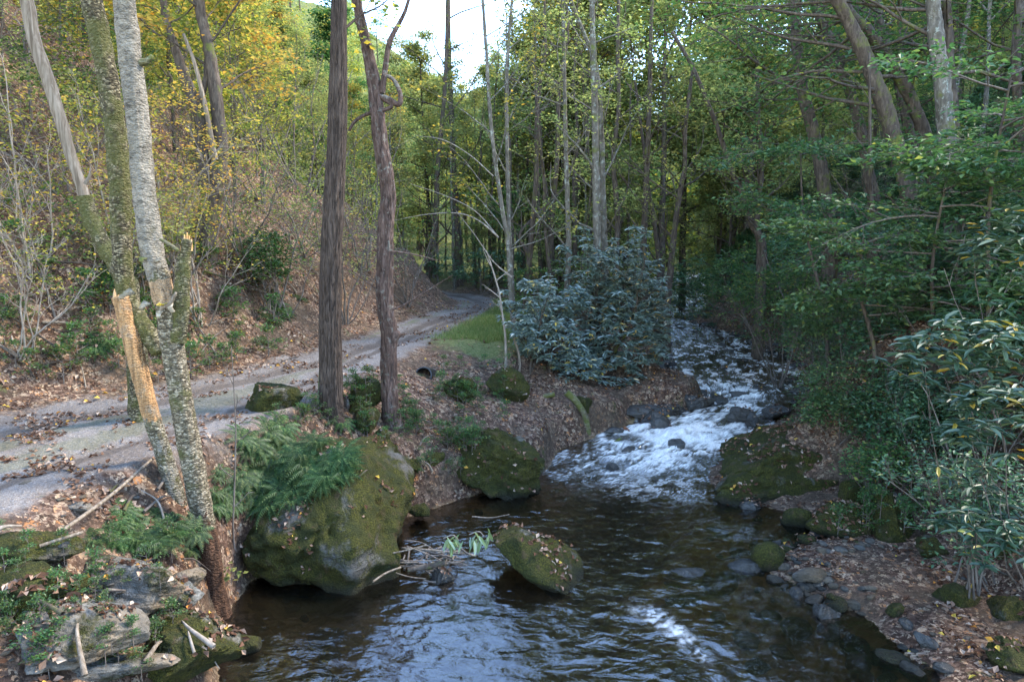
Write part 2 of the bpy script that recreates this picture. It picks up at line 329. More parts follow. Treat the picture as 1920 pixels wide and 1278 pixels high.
lower = [(-7.5, -6)] + [RP(*a) for a in [(-300, 1130), (0, 955), (140, 902), (290, 850), (450, 798), (600, 733), (700, 688), (760, 658), (830, 624), (900, 595), (938, 575), (925, 562), (890, 553), (820, 546)]]
upper += [(-7.5, 29.5), (-11, 32)]; lower += [(-7.0, 33), (-11, 35.5)]
ROAD = np.array(upper + lower[::-1])
HILL = np.array([(-60, -30), (-19, -12)] + upper[:-2] + [(-7.5, 29.0), (-14, 33), (-11, 42), (-12, 60), (-16, 90), (-20, 220), (-400, 220), (-400, -30)])
_ys = np.linspace(-10, 60, 141)
_lx = np.interp(_ys, [p[1] for p in sorted(Lp, key=lambda a: a[1])], [p[0] for p in sorted(Lp, key=lambda a: a[1])])
_rx = np.interp(_ys, [p[1] for p in sorted(Rp, key=lambda a: a[1])], [p[0] for p in sorted(Rp, key=lambda a: a[1])])
def cx(y): return np.interp(y, _ys, (_lx + _rx) / 2)
def land(X, Y, detail=True, full=False):
    ds = sdf(STREAM, X, Y); dr = sdf(ROAD, X, Y); dh = -sdf(HILL, X, Y); w = wlev(Y); rl = rlev(Y)
    left = X < cx(Y); d = np.maximum(ds, 0)
    n1 = fbm(xyz(X, Y) * .45, 3, 3); n2 = fbm(xyz(X, Y) * 1.7, 4, 9); n3 = fbm(xyz(X, Y) * 7, 3, 21)
    wid = np.interp(Y, [4, 8, 12, 20], [2.6, 3.0, 3.6, 3.2])
    d = np.where(Y > 50, np.maximum(np.abs(X - cx(Y)) - 2.2, 0), d)
    fr_ = np.minimum(d / wid, 1); fr_ = np.maximum(fr_, d / (d + np.maximum(dr - .1, 0) + 1e-3)); fr_ = np.where(Y > 26, sstep(0, 1, d / 3), fr_)
    zl = w + (rl - w) * (.30 * sstep(0, .25, d) + .70 * (fr_ * .5 + .5 * sstep(0, 1, fr_))) + .10 * n2 * sstep(0, .5, d) * sstep(-.2, 1.2, dr)
    zl = np.where(dr < 0, rl + .02 * n2 - .05 * np.exp(-((dr + .75) / .3) ** 2), zl)
    hh = np.maximum(dh, 0); hill = .80 * hh * sstep(-.3, 2.2, hh) + .12 * np.minimum(hh, 1.)
    hill = np.where(hill > 22, 22 + (hill - 22) * .35, hill)
    zl = zl + hill + (.35 * n1 + .16 * n2) * sstep(.2, 2.5, hh)
    bar = np.interp(Y, [6, 9.5, 10.8], [.5, .5, 1.0]); dd = np.where(Y < 10.2, np.maximum(d - 1.1, 0), d)
    zr = w + .10 * sstep(0, .4, d) + bar * .25 * sstep(.2, 1.6, d) + .72 * dd * sstep(0, 2.2, dd) - .36 * np.maximum(dd - 14, 0) + (.25 * n1 + .10 * n2) * sstep(.2, 2, d)
    z = np.where(left, zl, zr)
    z = z + .16 * np.maximum(Y - 62, 0) * sstep(62, 90, Y)
    dep = -(.34 * sstep(0, .8, -ds) + .5 * sstep(.7, 1.9, -ds) * (Y < 11) * (1 - sstep(.7, 1.5, np.abs(X - cx(Y) + .1))))  * (1 + .3 * n2) * np.interp(Y, [11, 13, 30], [1, .6, .5]) - .03
    z = np.where(ds < 0, w + dep + .03 * n3, z)
    z = z + .02 * n3 * np.where(dr < 0, .35, 1) * (ds > 0)
    return (z, ds, dr, dh, left) if full else z
def zat(x, y): return float(land(np.array([x]), np.array([y]))[0])

rows = [-6.]
while rows[-1] < 230:
    y = rows[-1]; rows.append(y + (max(.055, .0062 * y) if y > 3 else .3))
rows = np.array(rows); nc = 620
u = np.linspace(-1, 1, nc); u = u * (.62 + .38 * np.abs(u) ** 3)
Yg = np.repeat(rows[:, None], nc, 1); Xg = u[None] * (9 + 1.5 * np.maximum(Yg, 0))
Zg, dsg, drg, dhg, leg = land(Xg, Yg, full=True)
gr = len(rows); idx = np.arange(gr * nc).reshape(gr, nc)
F = np.stack([idx[:-1, :-1], idx[:-1, 1:], idx[1:, 1:], idx[1:, :-1]], -1).reshape(-1, 4)
gmask = 1.15 * np.exp(-((drg - 1.2) / 1.3) ** 2) * sstep(13.5, 16, Yg) * (1 - sstep(24, 27, Yg)) * (dhg < 0) * leg
gb = MB(); gb.add(np.stack([Xg, Yg, Zg], -1), F)

t = NT('forest_floor'); o = t.objc()
v1 = t.n('TexVoronoi', {'Vector': o, 'Scale': 15., 'Randomness': 1.}, None); v2 = t.n('TexVoronoi', {'Vector': t.mapping(o, (1, 1.3, 1)), 'Scale': 26.}, None)
lr = [(0, (.035, .02, .012)), (.35, (.07, .038, .025)), (.6, (.13, .076, .05)), (.8, (.21, .135, .095)), (.93, (.40, .30, .20)), (1, (.40, .16, .05))]
lc = t.mix(t.ramp(t.noise(o, 40, 2), [(.45, 0.), (.55, 1.)]), t.ramp(t.n('SeparateColor', {0: v1.outputs['Color']}), lr), t.ramp(t.n('SeparateColor', {0: v2.outputs['Color']}, 1), lr))
lc = t.mix(t.ramp(t.noise(o, 1.1, 5, .6), [(.42, 0.), (.62, .75)]), lc, (.075, .055, .036))
lc = t.mix(t.ramp(t.noise(o, 2.3, 6, .7), [(.60, 0.), (.68, .6)]), lc, (.075, .10, .025))
bh = t.math('ADD', t.math('MULTIPLY', v1.outputs[0], .9), t.math('MULTIPLY', t.noise(o, 30, 4, .7), .8))
rd = t.math('ADD', t.attr('road'), t.math('MULTIPLY', t.math('SUBTRACT', t.noise(o, 2.6, 6, .7), .5), .9))
gv = t.noise(o, 90, 3, .8); rc = t.ramp(gv, [(.3, (.095, .078, .066)), (.5, (.19, .168, .15)), (.72, (.37, .335, .305))])
rc = t.mix(t.ramp(t.noise(t.mapping(o, (1, .7, 1)), 1.3, 5, .65), [(.4, .75), (.6, 0.)]), rc, (.12, .09, .07))
rs_ = t.n('TexVoronoi', {'Vector': o, 'Scale': 34.}, None); rc = t.mix(t.ramp(rs_.outputs[0], [(.12, .55), (.3, 0.)]), rc, (.42, .39, .36))
rut = t.math('ADD', t.attr('rut'), t.math('MULTIPLY', t.math('SUBTRACT', t.noise(o, 2.1, 5, .7), .5), 1.4)); rc = t.mix(t.ramp(rut, [(.35, 0.), (.75, .8)]), rc, (.10, .078, .062))
rmid = t.math('ADD', t.attr('mid'), t.math('MULTIPLY', t.math('SUBTRACT', t.noise(o, 3.3, 6, .7), .5), 2.2))
rc = t.mix(t.ramp(rmid, [(.5, 0.), (.85, .45)]), rc, (.095, .10, .045))
col = t.mix(t.ramp(rd, [(.0, 1.), (.22, 0.)]), lc, rc)
gs = t.math('ADD', t.attr('grass'), t.math('MULTIPLY', t.math('SUBTRACT', t.noise(o, 3, 5, .7), .5), .8))
gc = t.ramp(t.noise(o, 25, 4, .7), [(.3, (.06, .075, .022)), (.5, (.12, .14, .045)), (.7, (.22, .20, .10))])
col = t.mix(t.ramp(gs, [(.35, 0.), (.6, .9)]), col, gc)
pe = t.n('TexVoronoi', {'Vector': o, 'Scale': 9.}, None)
bdk = t.ramp(t.attr('deep'), [(0, 0.), (1., .8)])
bedc = t.mix(.45, t.ramp(t.n('SeparateColor', {0: pe.outputs['Color']}), [(0, (.08, .05, .02)), (.5, (.19, .125, .055)), (1, (.32, .23, .12))]), t.ramp(t.noise(o, 4, 6, .7), [(.3, (.07, .047, .02)), (.7, (.25, .17, .08))]))
bedc = t.mix(bdk, bedc, (.03, .026, .015))
col = t.mix(t.ramp(t.attr('stream'), [(.45, 1.), (.53, 0.)]), col, bedc)
fg = t.ramp(t.noise(o, 1.6, 6, .75), [(.3, (.03, .045, .012)), (.5, (.10, .12, .03)), (.7, (.20, .19, .05))])
col = t.mix(t.math('MULTIPLY', t.attr('far'), .9, True), col, fg)
hh = t.math('ADD', bh, t.math('MULTIPLY', gv, .5))
M['ground'] = t.out(t.diffuse(col, .92, .15, t.bump(hh, .03)))
mid = np.exp(-((drg + 1.15) / .33) ** 2)
ground = gb.obj('ground', M['ground'], attrs={'road': drg, 'grass': gmask, 'stream': np.clip(.5 + dsg, 0, 1), 'mid': mid, 'deep': sstep(.5, 1.7, -dsg) * (1 - .9 * sstep(.8, 1.6, np.abs(Xg - cx(Yg) + .1))), 'rut': np.exp(-((drg + .62) / .16) ** 2), 'far': np.clip(sstep(28, 44, Yg + 3 * fbm(xyz(Xg, Yg) * .4, 3, 5)), 0, 1)})
tag(ground, kind='structure')

# ------------------------------------------------------------------ water
wy = [-6.]
while wy[-1] < 62: y = wy[-1]; wy.append(y + (.2 if y < 4 else max(.033, .0034 * y)))
wy = np.array(wy); xl = np.interp(wy, _ys, _lx) - 1.7; xr = np.interp(wy, _ys, _rx) + 1.7
ksm = np.ones(25) / 25; xl = np.convolve(np.pad(xl, 12, 'edge'), ksm, 'valid'); xr = np.convolve(np.pad(xr, 12, 'edge'), ksm, 'valid')
s = np.linspace(0, 1, 290); Xw = xl[:, None] + (xr - xl)[:, None] * s; Yw = np.repeat(wy[:, None], 290, 1)
ac = Xw - cx(Yw)
sw = sdf(STREAM, Xw, Yw)
# how rough the flow is: the rapid, the run above it, the spill beside the wedge rock
def blob(x, y, a, b, rot=0):
    c, s_ = math.cos(rot), math.sin(rot); dx, dy = Xw - x, Yw - y
    return np.exp(-(((dx * c + dy * s_) / a) ** 2 + ((-dx * s_ + dy * c) / b) ** 2))
pA = P(1270, 820, .12); pB = P(1370, 745, .4); pC = P(1215, 1150, 0); pD = P(1150, 880, 0); pE = P(1390, 650, .75)
rapid = np.clip(1.25 * blob(pA[0], pA[1], 1.5, 1.25) + 1.0 * blob(pB[0], pB[1], 1.0, 1.5) + .55 * blob(pD[0], pD[1], 1.3, 1.0), 0, 1.3)
run = sstep(15, 16.5, Yw); spill = .28 * blob(pC[0], pC[1], .20, .30, .5) + .5 * blob(pC[0] + .25, pC[1] - .45, .12, .4, .3)
calm = sstep(-.6, -.2, -np.maximum(Yw - 11.2, 0)) 
foam_ok = sstep(.10, .35, rapid); t1 = fbm(xyz(Xw * 3.2, Yw * 2.2), 5, 31, .62); t2 = 1 - np.abs(fbm(xyz(Xw * 2.1 + 3, Yw * 1.3), 4, 45)); 
rip = fbm(xyz(Xw * 5.5 + .6 * t1, Yw * 7.5 + .5 * t1), 3, 50, .5)
al = Xw * .79 + Yw * .61; xc = -Xw * .61 + Yw * .79 + .22 * t1
rdg = 1 - 2.1 * np.abs(fbm(xyz(xc * 3.6, al * .8), 4, 88, .58)); rdf = 1 - 2.2 * np.abs(fbm(xyz(xc * 9, al * 2.0), 4, 91, .6))
amp = .007 + .085 * rapid + .035 * run + .03 * spill
shore = sstep(0, .5, -sw)
flowamp = .35 + .65 * sstep(-2.6, -.5, Xw + 0 * Yw)
Zw = wlev(Yw) + (t1 * .6 + t2 * .5 - .3) * amp * (.4 + .6 * shore) + .006 * rip * (.3 + .7 * shore) * flowamp + .05 * blob(P(1370, 985, 0)[0], P(1370, 985, 0)[1], .45, .3)
Zw += .030 * rapid * rdg + .007 * np.clip(rapid + run * .4, 0, 1) * rdf
Zw += .07 * np.sin(np.clip((Yw - 14.6) / .5, -math.pi, 0)) * rapid * .4
st = fbm(xyz(ac * 5 + .8 * t1, Yw * 1.9 + .7 * t1), 5, 71, .68); st2 = fbm(xyz(Xw * 9 + t1, Yw * 6), 4, 77, .65)
foam = foam_ok * sstep(-.02, 1.0, rapid * 1.35 - .84 + .62 * rdg + .38 * rdf + .25 * st) 
foam = np.maximum(foam, run * sstep(.05, 1.0, st * .8 + st2 * .7) * .85)
foam = np.maximum(foam, sstep(.06, .3, spill) * sstep(.2, 1.1, spill * 1.0 + rdf * .55) * .9)
mb_ = blob(pA[0] - .6, pA[1] - 2.2, 1.7, 1.1); foam = np.maximum(foam, sstep(.15, .5, mb_) * sstep(.35, 1.15, mb_ * .55 + rdf * .5) * .55)
iw = np.arange(len(wy) * 290).reshape(len(wy), 290)
Fw = np.stack([iw[:-1, :-1], iw[:-1, 1:], iw[1:, 1:], iw[1:, :-1]], -1).reshape(-1, 4)
wb = MB(); wb.add(np.stack([Xw, Yw, Zw], -1), Fw)
t = NT('stream_water'); o = t.objc()
h = t.math('ADD', t.noise(t.mapping(o, (1, 1.7, 1)), 4.2, 3, .5, .9), t.math('MULTIPLY', t.noise(t.mapping(o, (1, 1.4, 1)), 24, 3, .6, .3), .10))
ro = t.attr('rough'); bm = t.n('Bump', {'Height': h, 'Distance': .05, 'Strength': t.math('ADD', t.math('MULTIPLY', ro, .8), .20)})
fr = t.n('Fresnel', {'IOR': 1.85, 'Normal': bm})
tr = t.n('BsdfTransparent', {'Color': (.68, .53, .37, 1)}); gl = t.n('BsdfGlossy', {'Color': (1, 1, 1, 1), 'Roughness': .04, 'Normal': bm})
wat = t.n('MixShader', {0: fr, 1: tr, 2: gl})
murk = t.n('BsdfDiffuse', {'Color': (.07, .062, .045, 1)})
wat = t.n('MixShader', {0: t.math('MULTIPLY', ro, .45, True), 1: wat, 2: t.n('MixShader', {0: fr, 1: murk, 2: gl})})
fm = t.math('MULTIPLY', t.attr('foam'), t.ramp(t.noise(t.mapping(o, (1.5, 1, 1)), 30, 5, .8, .8), [(.34, .45), (.54, 1.)]), True)
fmat = t.n('BsdfPrincipled', {'Base Color': (.90, .87, .80, 1), 'Roughness': .5, 'Normal': t.bump(t.noise(o, 60, 3, .7), .02)})
M['water'] = t.out(t.n('MixShader', {0: fm, 1: wat, 2: fmat}))
water = wb.obj('water', M['water'], attrs={'foam': foam, 'rough': np.clip(amp / .07, 0, 1)}); tag(water, kind='structure')

# ------------------------------------------------------------------ rocks
def rockmesh(name, mat, size, seed, sub=4, planes=10, cut=(.5, .82), rough=.10, strata=0., fixed=()):
    rng = np.random.default_rng(seed); bm = bmesh.new(); bmesh.ops.create_icosphere(bm, subdivisions=sub, radius=1)
    V = np.array([v.co[:] for v in bm.verts]); Ft = np.array([[v.index for v in f.verts] for f in bm.faces]); bm.free()
    pl = [(np.array(n, float), c) for n, c in fixed]
    for _ in range(planes): 
        n = rng.normal(0, 1, 3); pl.append((n, rng.uniform(*cut)))
    for n, c in pl:
        n = n / np.linalg.norm(n); e = np.maximum(V @ n - c, 0); V = V - (e * .93)[:, None] * n
    V = V * np.array(size); ms = float(np.mean(size))
    N = V / (np.linalg.norm(V, axis=1)[:, None] + 1e-9)
    V = V + N * (fbm(V / ms * 1.6 + seed, 6, seed, .6) * rough * ms)[:, None]
    rk = np.abs(fbm(V / ms * 2.3 + seed * 3, 4, seed + 9, .55)); V = V - N * (np.exp(-(rk / .06) ** 2) * .06 * ms)[:, None]
    if strata:
        k = V @ np.array([.25, .1, 1.]) / (.16 * ms) + .6 * fbm(V / ms * 1.1, 2, seed + 5); V = V + N * ((np.abs(k % 1 - .5) - .25) * strata * ms)[:, None] * np.array([1, 1, .25])
    mb = MB(); mb.add(V, Ft=Ft); return mb.mesh(name, mat)
LANDOBJ = []
def rock(px, size, rot, label, mat='rock_half', seed=1, sub=4, sink=.35, group=None, cat='rock', name='rock', pos=None, **kw):
    if pos is None:
        z = 0.; 
        for _ in range(25): p = P(px[0], px[1], z); z = z * .5 + .5 * max(zat(p[0], p[1]), float(wlev(p[1])) - .05)
        pos = (p[0], p[1], z)
    o = bpy.data.objects.new(name, rockmesh(name, M[mat], size, seed, sub, **kw)); COL.objects.link(o)
    o.location = (pos[0], pos[1], pos[2] + size[2] * (1 - 2 * sink)) if len(pos) == 3 else pos
    o.rotation_euler = tuple(R(a) for a in rot); tag(o, label, cat, group); LANDOBJ.append(o); return o
# main boulders
rock(None, (1.38, 1.85, 1.35), (12, 0, 22), 'huge mossy boulder with ferns on top at the left edge of the pool', 'rock_half', 11, 6, pos=(-2.42, 8.5, .52), sink=.5, name='boulder', cat='boulder',
     planes=12, strata=.04, rough=.10, fixed=[((.75, -.25, .65), .62), ((.1, -1, .05), .78), ((-.2, .3, 1), .72), ((1, .1, -.1), .82)])
rock(None, (1.18, .95, .72), (8, 8, -12), 'mossy boulder with white lichen top jutting into the pool below the rapid', 'rock_moss', 23, 6, pos=(-.22, 10.75, .34), sink=.5, name='boulder', cat='boulder',
     planes=12, strata=.03, rough=.12, fixed=[((-.5, -.5, .6), .66), ((.5, -.9, .2), .7), ((.5, .1, 1), .60)])
rock(None, (.86, .46, .30), (4, 24, -38), 'mossy wedge shaped rock tilting down into the middle of the pool', 'rock_moss', 31, 5, pos=(.28, 7.72, .20), sink=.5, name='boulder', cat='boulder',
     planes=11, strata=.05, rough=.07, fixed=[((0, .2, 1), .72), ((-.6, -.8, .3), .75), ((1, -.2, 0), .85)])
rock(None, (1.75, 1.2, .58), (2, -8, 10), 'long mossy boulder covered with dead leaves on the right bank', 'rock_moss', 44, 6, pos=(4.5, 10.9, .34), sink=.5, name='boulder', cat='boulder',
     planes=11, strata=.06, rough=.09, fixed=[((0, .1, 1), .72), ((.1, -1, .1), .72), ((-.8, -.3, .6), .75)])
rock(None, (.40, .33, .42), (0, 5, 10), 'upright bright green mossy rock beside the long right boulder', 'rock_moss', 52, 5, pos=(*P(1668, 975, .3)[:2], .25), sink=.5, planes=5, rough=.07)
rock(None, (.58, .42, .26), (0, 0, -8), 'low mossy rock with leaf heap in front of the right boulder', 'rock_moss', 61, 5, pos=(*P(1590, 975, .15)[:2], .12), sink=.5, planes=6)
rock(None, (.26, .2, .2), (0, 0, 0), 'small dark green mossy rock left of the leaf heap rock', 'rock_moss', 63, 4, pos=(*P(1500, 975, .05)[:2], .04), sink=.5, planes=6)
rock(None, (.27, .25, .2), (0, 0, 30), 'small mossy rock tucked under the end of the long right boulder', 'rock_moss', 65, 4, pos=(*P(1605, 925, .35)[:2], .35), sink=.5, planes=6)
rock((1745, 1035), (.26, .16, .15), (0, 0, -5), 'small green mossy stone alone on the leafy gravel bar', 'rock_moss', 67, 4)
rock((1790, 1125), (.3, .2, .14), (0, 0, 15), 'mossy stone half buried in the bar near the lower right corner', 'rock_moss', 68, 4)
rock((1890, 1030), (.25, .2, .16), (0, 0, 40), 'mossy stone under the leaning shrub at the right edge', 'rock_moss', 69, 4)
rock((1890, 1150), (.3, .2, .18), (0, 0, 70), 'dark mossy stone at the lower right edge of the bar', 'rock_moss', 70, 4)
rock((1885, 1235), (.3, .25, .17), (0, 0, 70), 'yellow mossy stone in the lower right corner', 'rock_moss', 71, 4)
rock(None, (.40, .33, .27), (0, 10, 0), 'round wet dark rock parting the rapid', 'rock_wet', 72, 4, pos=(*P(1222, 805, .12)[:2], .24), sink=.5, planes=4, rough=.05)
rock(None, (.30, .22, .22), (0, 0, 10), 'wet dark rock standing in the rapid nearer the right bank', 'rock_wet', 74, 4, pos=(*P(1388, 792, .25)[:2], .40), sink=.5)
rock(None, (.14, .14, .2), (0, 0, 10), 'small pointed wet stone just right of the dark rapid rock', 'rock_wet', 75, 4, pos=(*P(1408, 800, .25)[:2], .38), sink=.5)
rock(None, (.35, .25, .16), (0, 0, -10), 'flat wet rock in white water by the right bank', 'rock_wet', 76, 4, pos=(*P(1455, 778, .36)[:2], .42), sink=.5)
rock(None, (.55, .35, .3), (0, 0, -20), 'wet ledge rock ending the leafy point at the head of the rapid', 'rock_wet', 77, 5, pos=(*P(1300, 763, .36)[:2], .44), sink=.5, strata=.05)
rock(None, (1.1, .5, .18), (0, 0, 8), 'long flat wet ledge along the leafy point', 'rock_wet', 78, 5, pos=(*P(1225, 773, .33)[:2], .38), sink=.5, strata=.08)
for (u_, v_, z_, sz_, lb_) in ((1265, 838, .08, .24, 'dark wet rock low in the middle of the rapid'), (1325, 822, .14, .2, 'wet rock splitting the white water nearer the long boulder'), (1180, 850, .04, .2, 'dark wet stone at the lower left fringe of the rapid'), (1345, 752, .38, .3, 'wet rock on the lip at the head of the rapid'), (1420, 735, .46, .26, 'dark rock above the rapid on the right half of the stream'), (1150, 878, .01, .16, 'half drowned stone below the rapid')):
    rock(None, (sz_, sz_ * .8, sz_ * .6), (0, 0, u_ % 90), lb_, 'rock_wet', int(u_), 4, pos=(*P(u_, v_, z_)[:2], z_ + .02), sink=.5, planes=9)
rock((1440, 1060), (.21, .19, .20), (0, 0, 10), 'round olive brown stone at the tip of the gravel bar', 'rock_half', 80, 4, sink=.25, planes=3, rough=.04)
rock((1476, 1030), (.09, .07, .05), (0, 0, 10), 'pale blue grey stone on the tip of the gravel bar', 'pebble', 81, 3, sink=.1)
rock((1525, 1088), (.27, .12, .09), (0, 0, 12), 'long brown stone at the edge of the gravel bar', 'pebble', 82, 4, sink=.2)
rock((1545, 1158), (.16, .13, .10), (0, 0, -20), 'small dark wet stone with a leaf in the lower right shallows', 'rock_wet', 83, 4, sink=.15)
rock((1395, 1070), (.28, .18, .10), (0, 0, 0), 'low wet dark stone awash beside the gravel bar', 'rock_wet', 84, 4, sink=.3)
rock((1290, 1080), (.3, .2, .08), (0, 0, 0), 'stone just breaking the surface in mid stream', 'rock_wet', 85, 4, sink=.45)
rock((825, 1090), (.16, .26, .12), (0, 0, 20), 'blue grey wet slab stone below the driftwood heap', 'rock_wet', 86, 4, sink=.25)
# cobbles along the edge of the gravel bar
cob = [rockmesh('cobble', M[('pebble', 'rock_wet', 'rock_half')[k % 3]], (.10, .08, .055), 940 + k, 3, 6) for k in range(6)]
rng = np.random.default_rng(55)
for k in range(55):
    t_ = rng.uniform(0, 1); y = 4.6 + 4.4 * t_; e = float(np.interp(y, _ys, _rx)); x = e + rng.normal(-.02, .22) + .15 * math.sin(y * 5)
    o = bpy.data.objects.new('cobble', cob[k % 6]); COL.objects.link(o); s_ = rng.uniform(.35, 1.5); o.location = (x, y, zat(x, y) + .025 * s_); o.rotation_euler = (rng.normal(0, .2), rng.normal(0, .2), rng.uniform(0, 6)); o.scale = (s_, s_, s_)
    tag(o, 'one of the rounded cobbles strewn along the waterline of the right gravel bar', 'stone', 'cobbles along the gravel bar'); LANDOBJ.append(o)
for k in range(60):
    y = rng.uniform(5, 10); x = float(np.interp(y, _ys, _rx)) - rng.uniform(.1, 1.3) if k % 3 else float(np.interp(y, _ys, _lx)) + rng.uniform(.3, 1.2)
    o = bpy.data.objects.new('cobble', cob[k % 6]); COL.objects.link(o); s_ = rng.uniform(.6, 2.2); o.location = (x, y, zat(x, y) + .02 * s_); o.rotation_euler = (0, 0, rng.uniform(0, 6)); o.scale = (s_, s_, s_ * .8)
    tag(o, 'one of the stones lying under the clear shallow water of the pool', 'stone', 'stones on the bed of the pool'); LANDOBJ.append(o)
# left bank stones
for (px, sz, rot, mt, lab, sd, sk) in [
    ((860, 745), (.36, .3, .34), (0, 0, 0), 'rock_moss', 'olive mossy rock right of the drain pipe mouth', 101, .3),
    ((950, 738), (.5, .4, .36), (0, 0, 20), 'rock_moss', 'mossy rock under the left edge of the big rhododendron', 102, .3),
    ((680, 765), (.34, .4, .40), (0, 15, 0), 'rock_moss', 'leaning mossy rock between the two dark trunks', 103, .3),
    ((690, 800), (.26, .26, .26), (0, 0, 0), 'rock_moss', 'small mossy rock below the leaning one by the trunks', 104, .3),
    ((712, 850), (.2, .25, .3), (0, 10, 0), 'rock_half', 'bare topped grey rock below the scaly trunk', 105, .3),
    ((775, 880), (.18, .18, .15), (0, 0, 0), 'rock_half', 'small rock with pale lichen left of the mid pool boulder', 106, .3),
    ((810, 905), (.28, .24, .22), (0, 0, 30), 'rock_moss', 'brownish mossy rock touching the mid pool boulder', 107, .3),
    ((740, 905), (.25, .22, .22), (0, 0, 0), 'rock_moss', 'dark mossy rock between the huge boulder and the small ones', 108, .3),
    ((790, 945), (.18, .2, .12), (0, 0, 0), 'rock_half', 'low stone at the back shore of the pool', 109, .3),
    ((510, 762), (.42, .36, .26), (0, 0, 0), 'rock_moss', 'yellow mossy rock above the ferns near the road', 110, .3),
    ((1090, 800), (.28, .3, .3), (0, 0, 0), 'rock_moss', 'mossy rock under the crooked root by the rapid', 111, .35),
    ((1150, 812), (.22, .16, .10), (0, 0, 0), 'rock_wet', 'small dark stone at the waterline left of the rapid', 112, .3),
    ((155, 955), (.13, .1, .05), (0, 0, 0), 'rock_bare', 'small pale stone sunk beside the long bare stick', 113, .2),
    ((270, 1022), (.42, .20, .09), (4, 8, 28), 'rock_bare', 'flat ledge stone with leaves just below the sword fern patch', 120, .4),
    ((235, 1130), (.46, .30, .24), (0, 14, 24), 'rock_bare', 'large grey slab stone in the middle of the lower left bank', 121, .35),
    ((130, 1225), (.40, .30, .15), (12, 12, 30), 'rock_bare', 'smooth grey slab at the bottom of the lower left bank', 122, .3),
    ((55, 1130), (.42, .24, .15), (0, 15, 30), 'rock_half', 'mossy slab at the far left edge of the lower bank', 123, .35),
    ((350, 1095), (.17, .12, .08), (0, 5, 20), 'rock_bare', 'small stone wedged at the foot of the birch', 124, .3),
    ((315, 1125), (.34, .16, .11), (0, 12, 38), 'rock_bare', 'narrow slab with leaves between grey slab and birch foot', 125, .4),
    ((345, 1245), (.40, .34, .26), (0, 8, 10), 'rock_moss', 'bright mossy boulder at the water edge in the lower left', 126, .3),
    ((450, 1225), (.2, .16, .09), (0, 0, 0), 'rock_moss', 'small mossy stone in the shallow brown water lower left', 127, .3),
    ((225, 1262), (.36, .12, .10), (0, 12, 38), 'rock_bare', 'thin grey edge slab beside the bright mossy boulder', 128, .4),
    ((60, 1040), (.30, .2, .12), (0, 8, 20), 'rock_half', 'mossy stone at left edge under the end of the bare stick', 129, .45),
    ((185, 668), (.2, .2, .24), (0, 0, 0), 'rock_moss', 'mossy stone poking out of the leafy slope above the road', 130, .3),
    ((590, 590), (.35, .3, .2), (0, 0, 0), 'rock_half', 'dark rock in the slope behind the thick straight trunk', 131, .3),
    ]:
    if sd >= 120: sz = tuple(a * 1.3 for a in sz); sk -= .08
    rock(px, sz, rot, lab, mt, sd, 5 if max(sz) > .3 else 4, sink=sk, strata=.06, planes=13, cut=(.5, .85))
rng = np.random.default_rng(5)
peb = [rockmesh('pebble', M['pebble'], (.06, .045, .03), 900 + k, 2, 4) for k in range(5)]
wst = [rockmesh('stream_stone', M['rock_wet'], (.2, .14, .10), 910 + k, 3, 7) for k in range(4)]
for k in range(85):
    uu, vv = rng.uniform(1420, 1660), rng.uniform(1015, 1130)
    p = P(uu, vv, .06); z = zat(p[0], p[1]); dsx = float(sdf(STREAM, p[:1], p[1:2])[0])
    if not -.12 < dsx < .7: continue
    o = bpy.data.objects.new('pebble', peb[k % 5]); COL.objects.link(o); o.location = (p[0], p[1], z + .012); o.rotation_euler = (0, 0, rng.uniform(0, 6)); s_ = rng.uniform(.5, 1.5); o.scale = (s_,) * 3
    tag(o, 'small rounded pebble among the stones on the tip of the gravel bar', 'pebble', 'pebbles on the gravel bar'); LANDOBJ.append(o)
for (side, n, ya, yb) in (('L', 26, 15.5, 29), ('R', 30, 14.5, 29)):
    for k in range(n):
        y = rng.uniform(ya, yb); e = np.interp(y, _ys, _lx if side == 'L' else _rx); x = e + (rng.uniform(-.25, .45) if side == 'L' else -rng.uniform(-.3, .4))
        o = bpy.data.objects.new('stream_stone', wst[k % 4]); COL.objects.link(o); o.location = (x, y, float(wlev(y)) + .02); o.rotation_euler = (0, 0, rng.uniform(0, 6)); s_ = rng.uniform(.7, 2.0); o.scale = (s_, s_, s_ * .7)
        tag(o, 'dark wet stone lining the %s edge of the upper run of the stream' % ('left' if side == 'L' else 'right'), 'stone', 'stones along the %s edge of the stream' % ('left' if side == 'L' else 'right')); LANDOBJ.append(o)
for k in range(22):
    y = rng.uniform(15.8, 27); a, b = np.interp(y, _ys, _lx), np.interp(y, _ys, _rx); x = a + (b - a) * rng.uniform(.15, .85)
    o = bpy.data.objects.new('stream_stone', wst[k % 4]); COL.objects.link(o); o.location = (x, y, float(wlev(y)) - .02); o.rotation_euler = (0, 0, rng.uniform(0, 6)); s_ = rng.uniform(.6, 1.5); o.scale = (s_, s_, s_ * .6)
    tag(o, 'small dark stone breaking the riffles in the upper run', 'stone', 'stones in the riffles'); LANDOBJ.append(o)

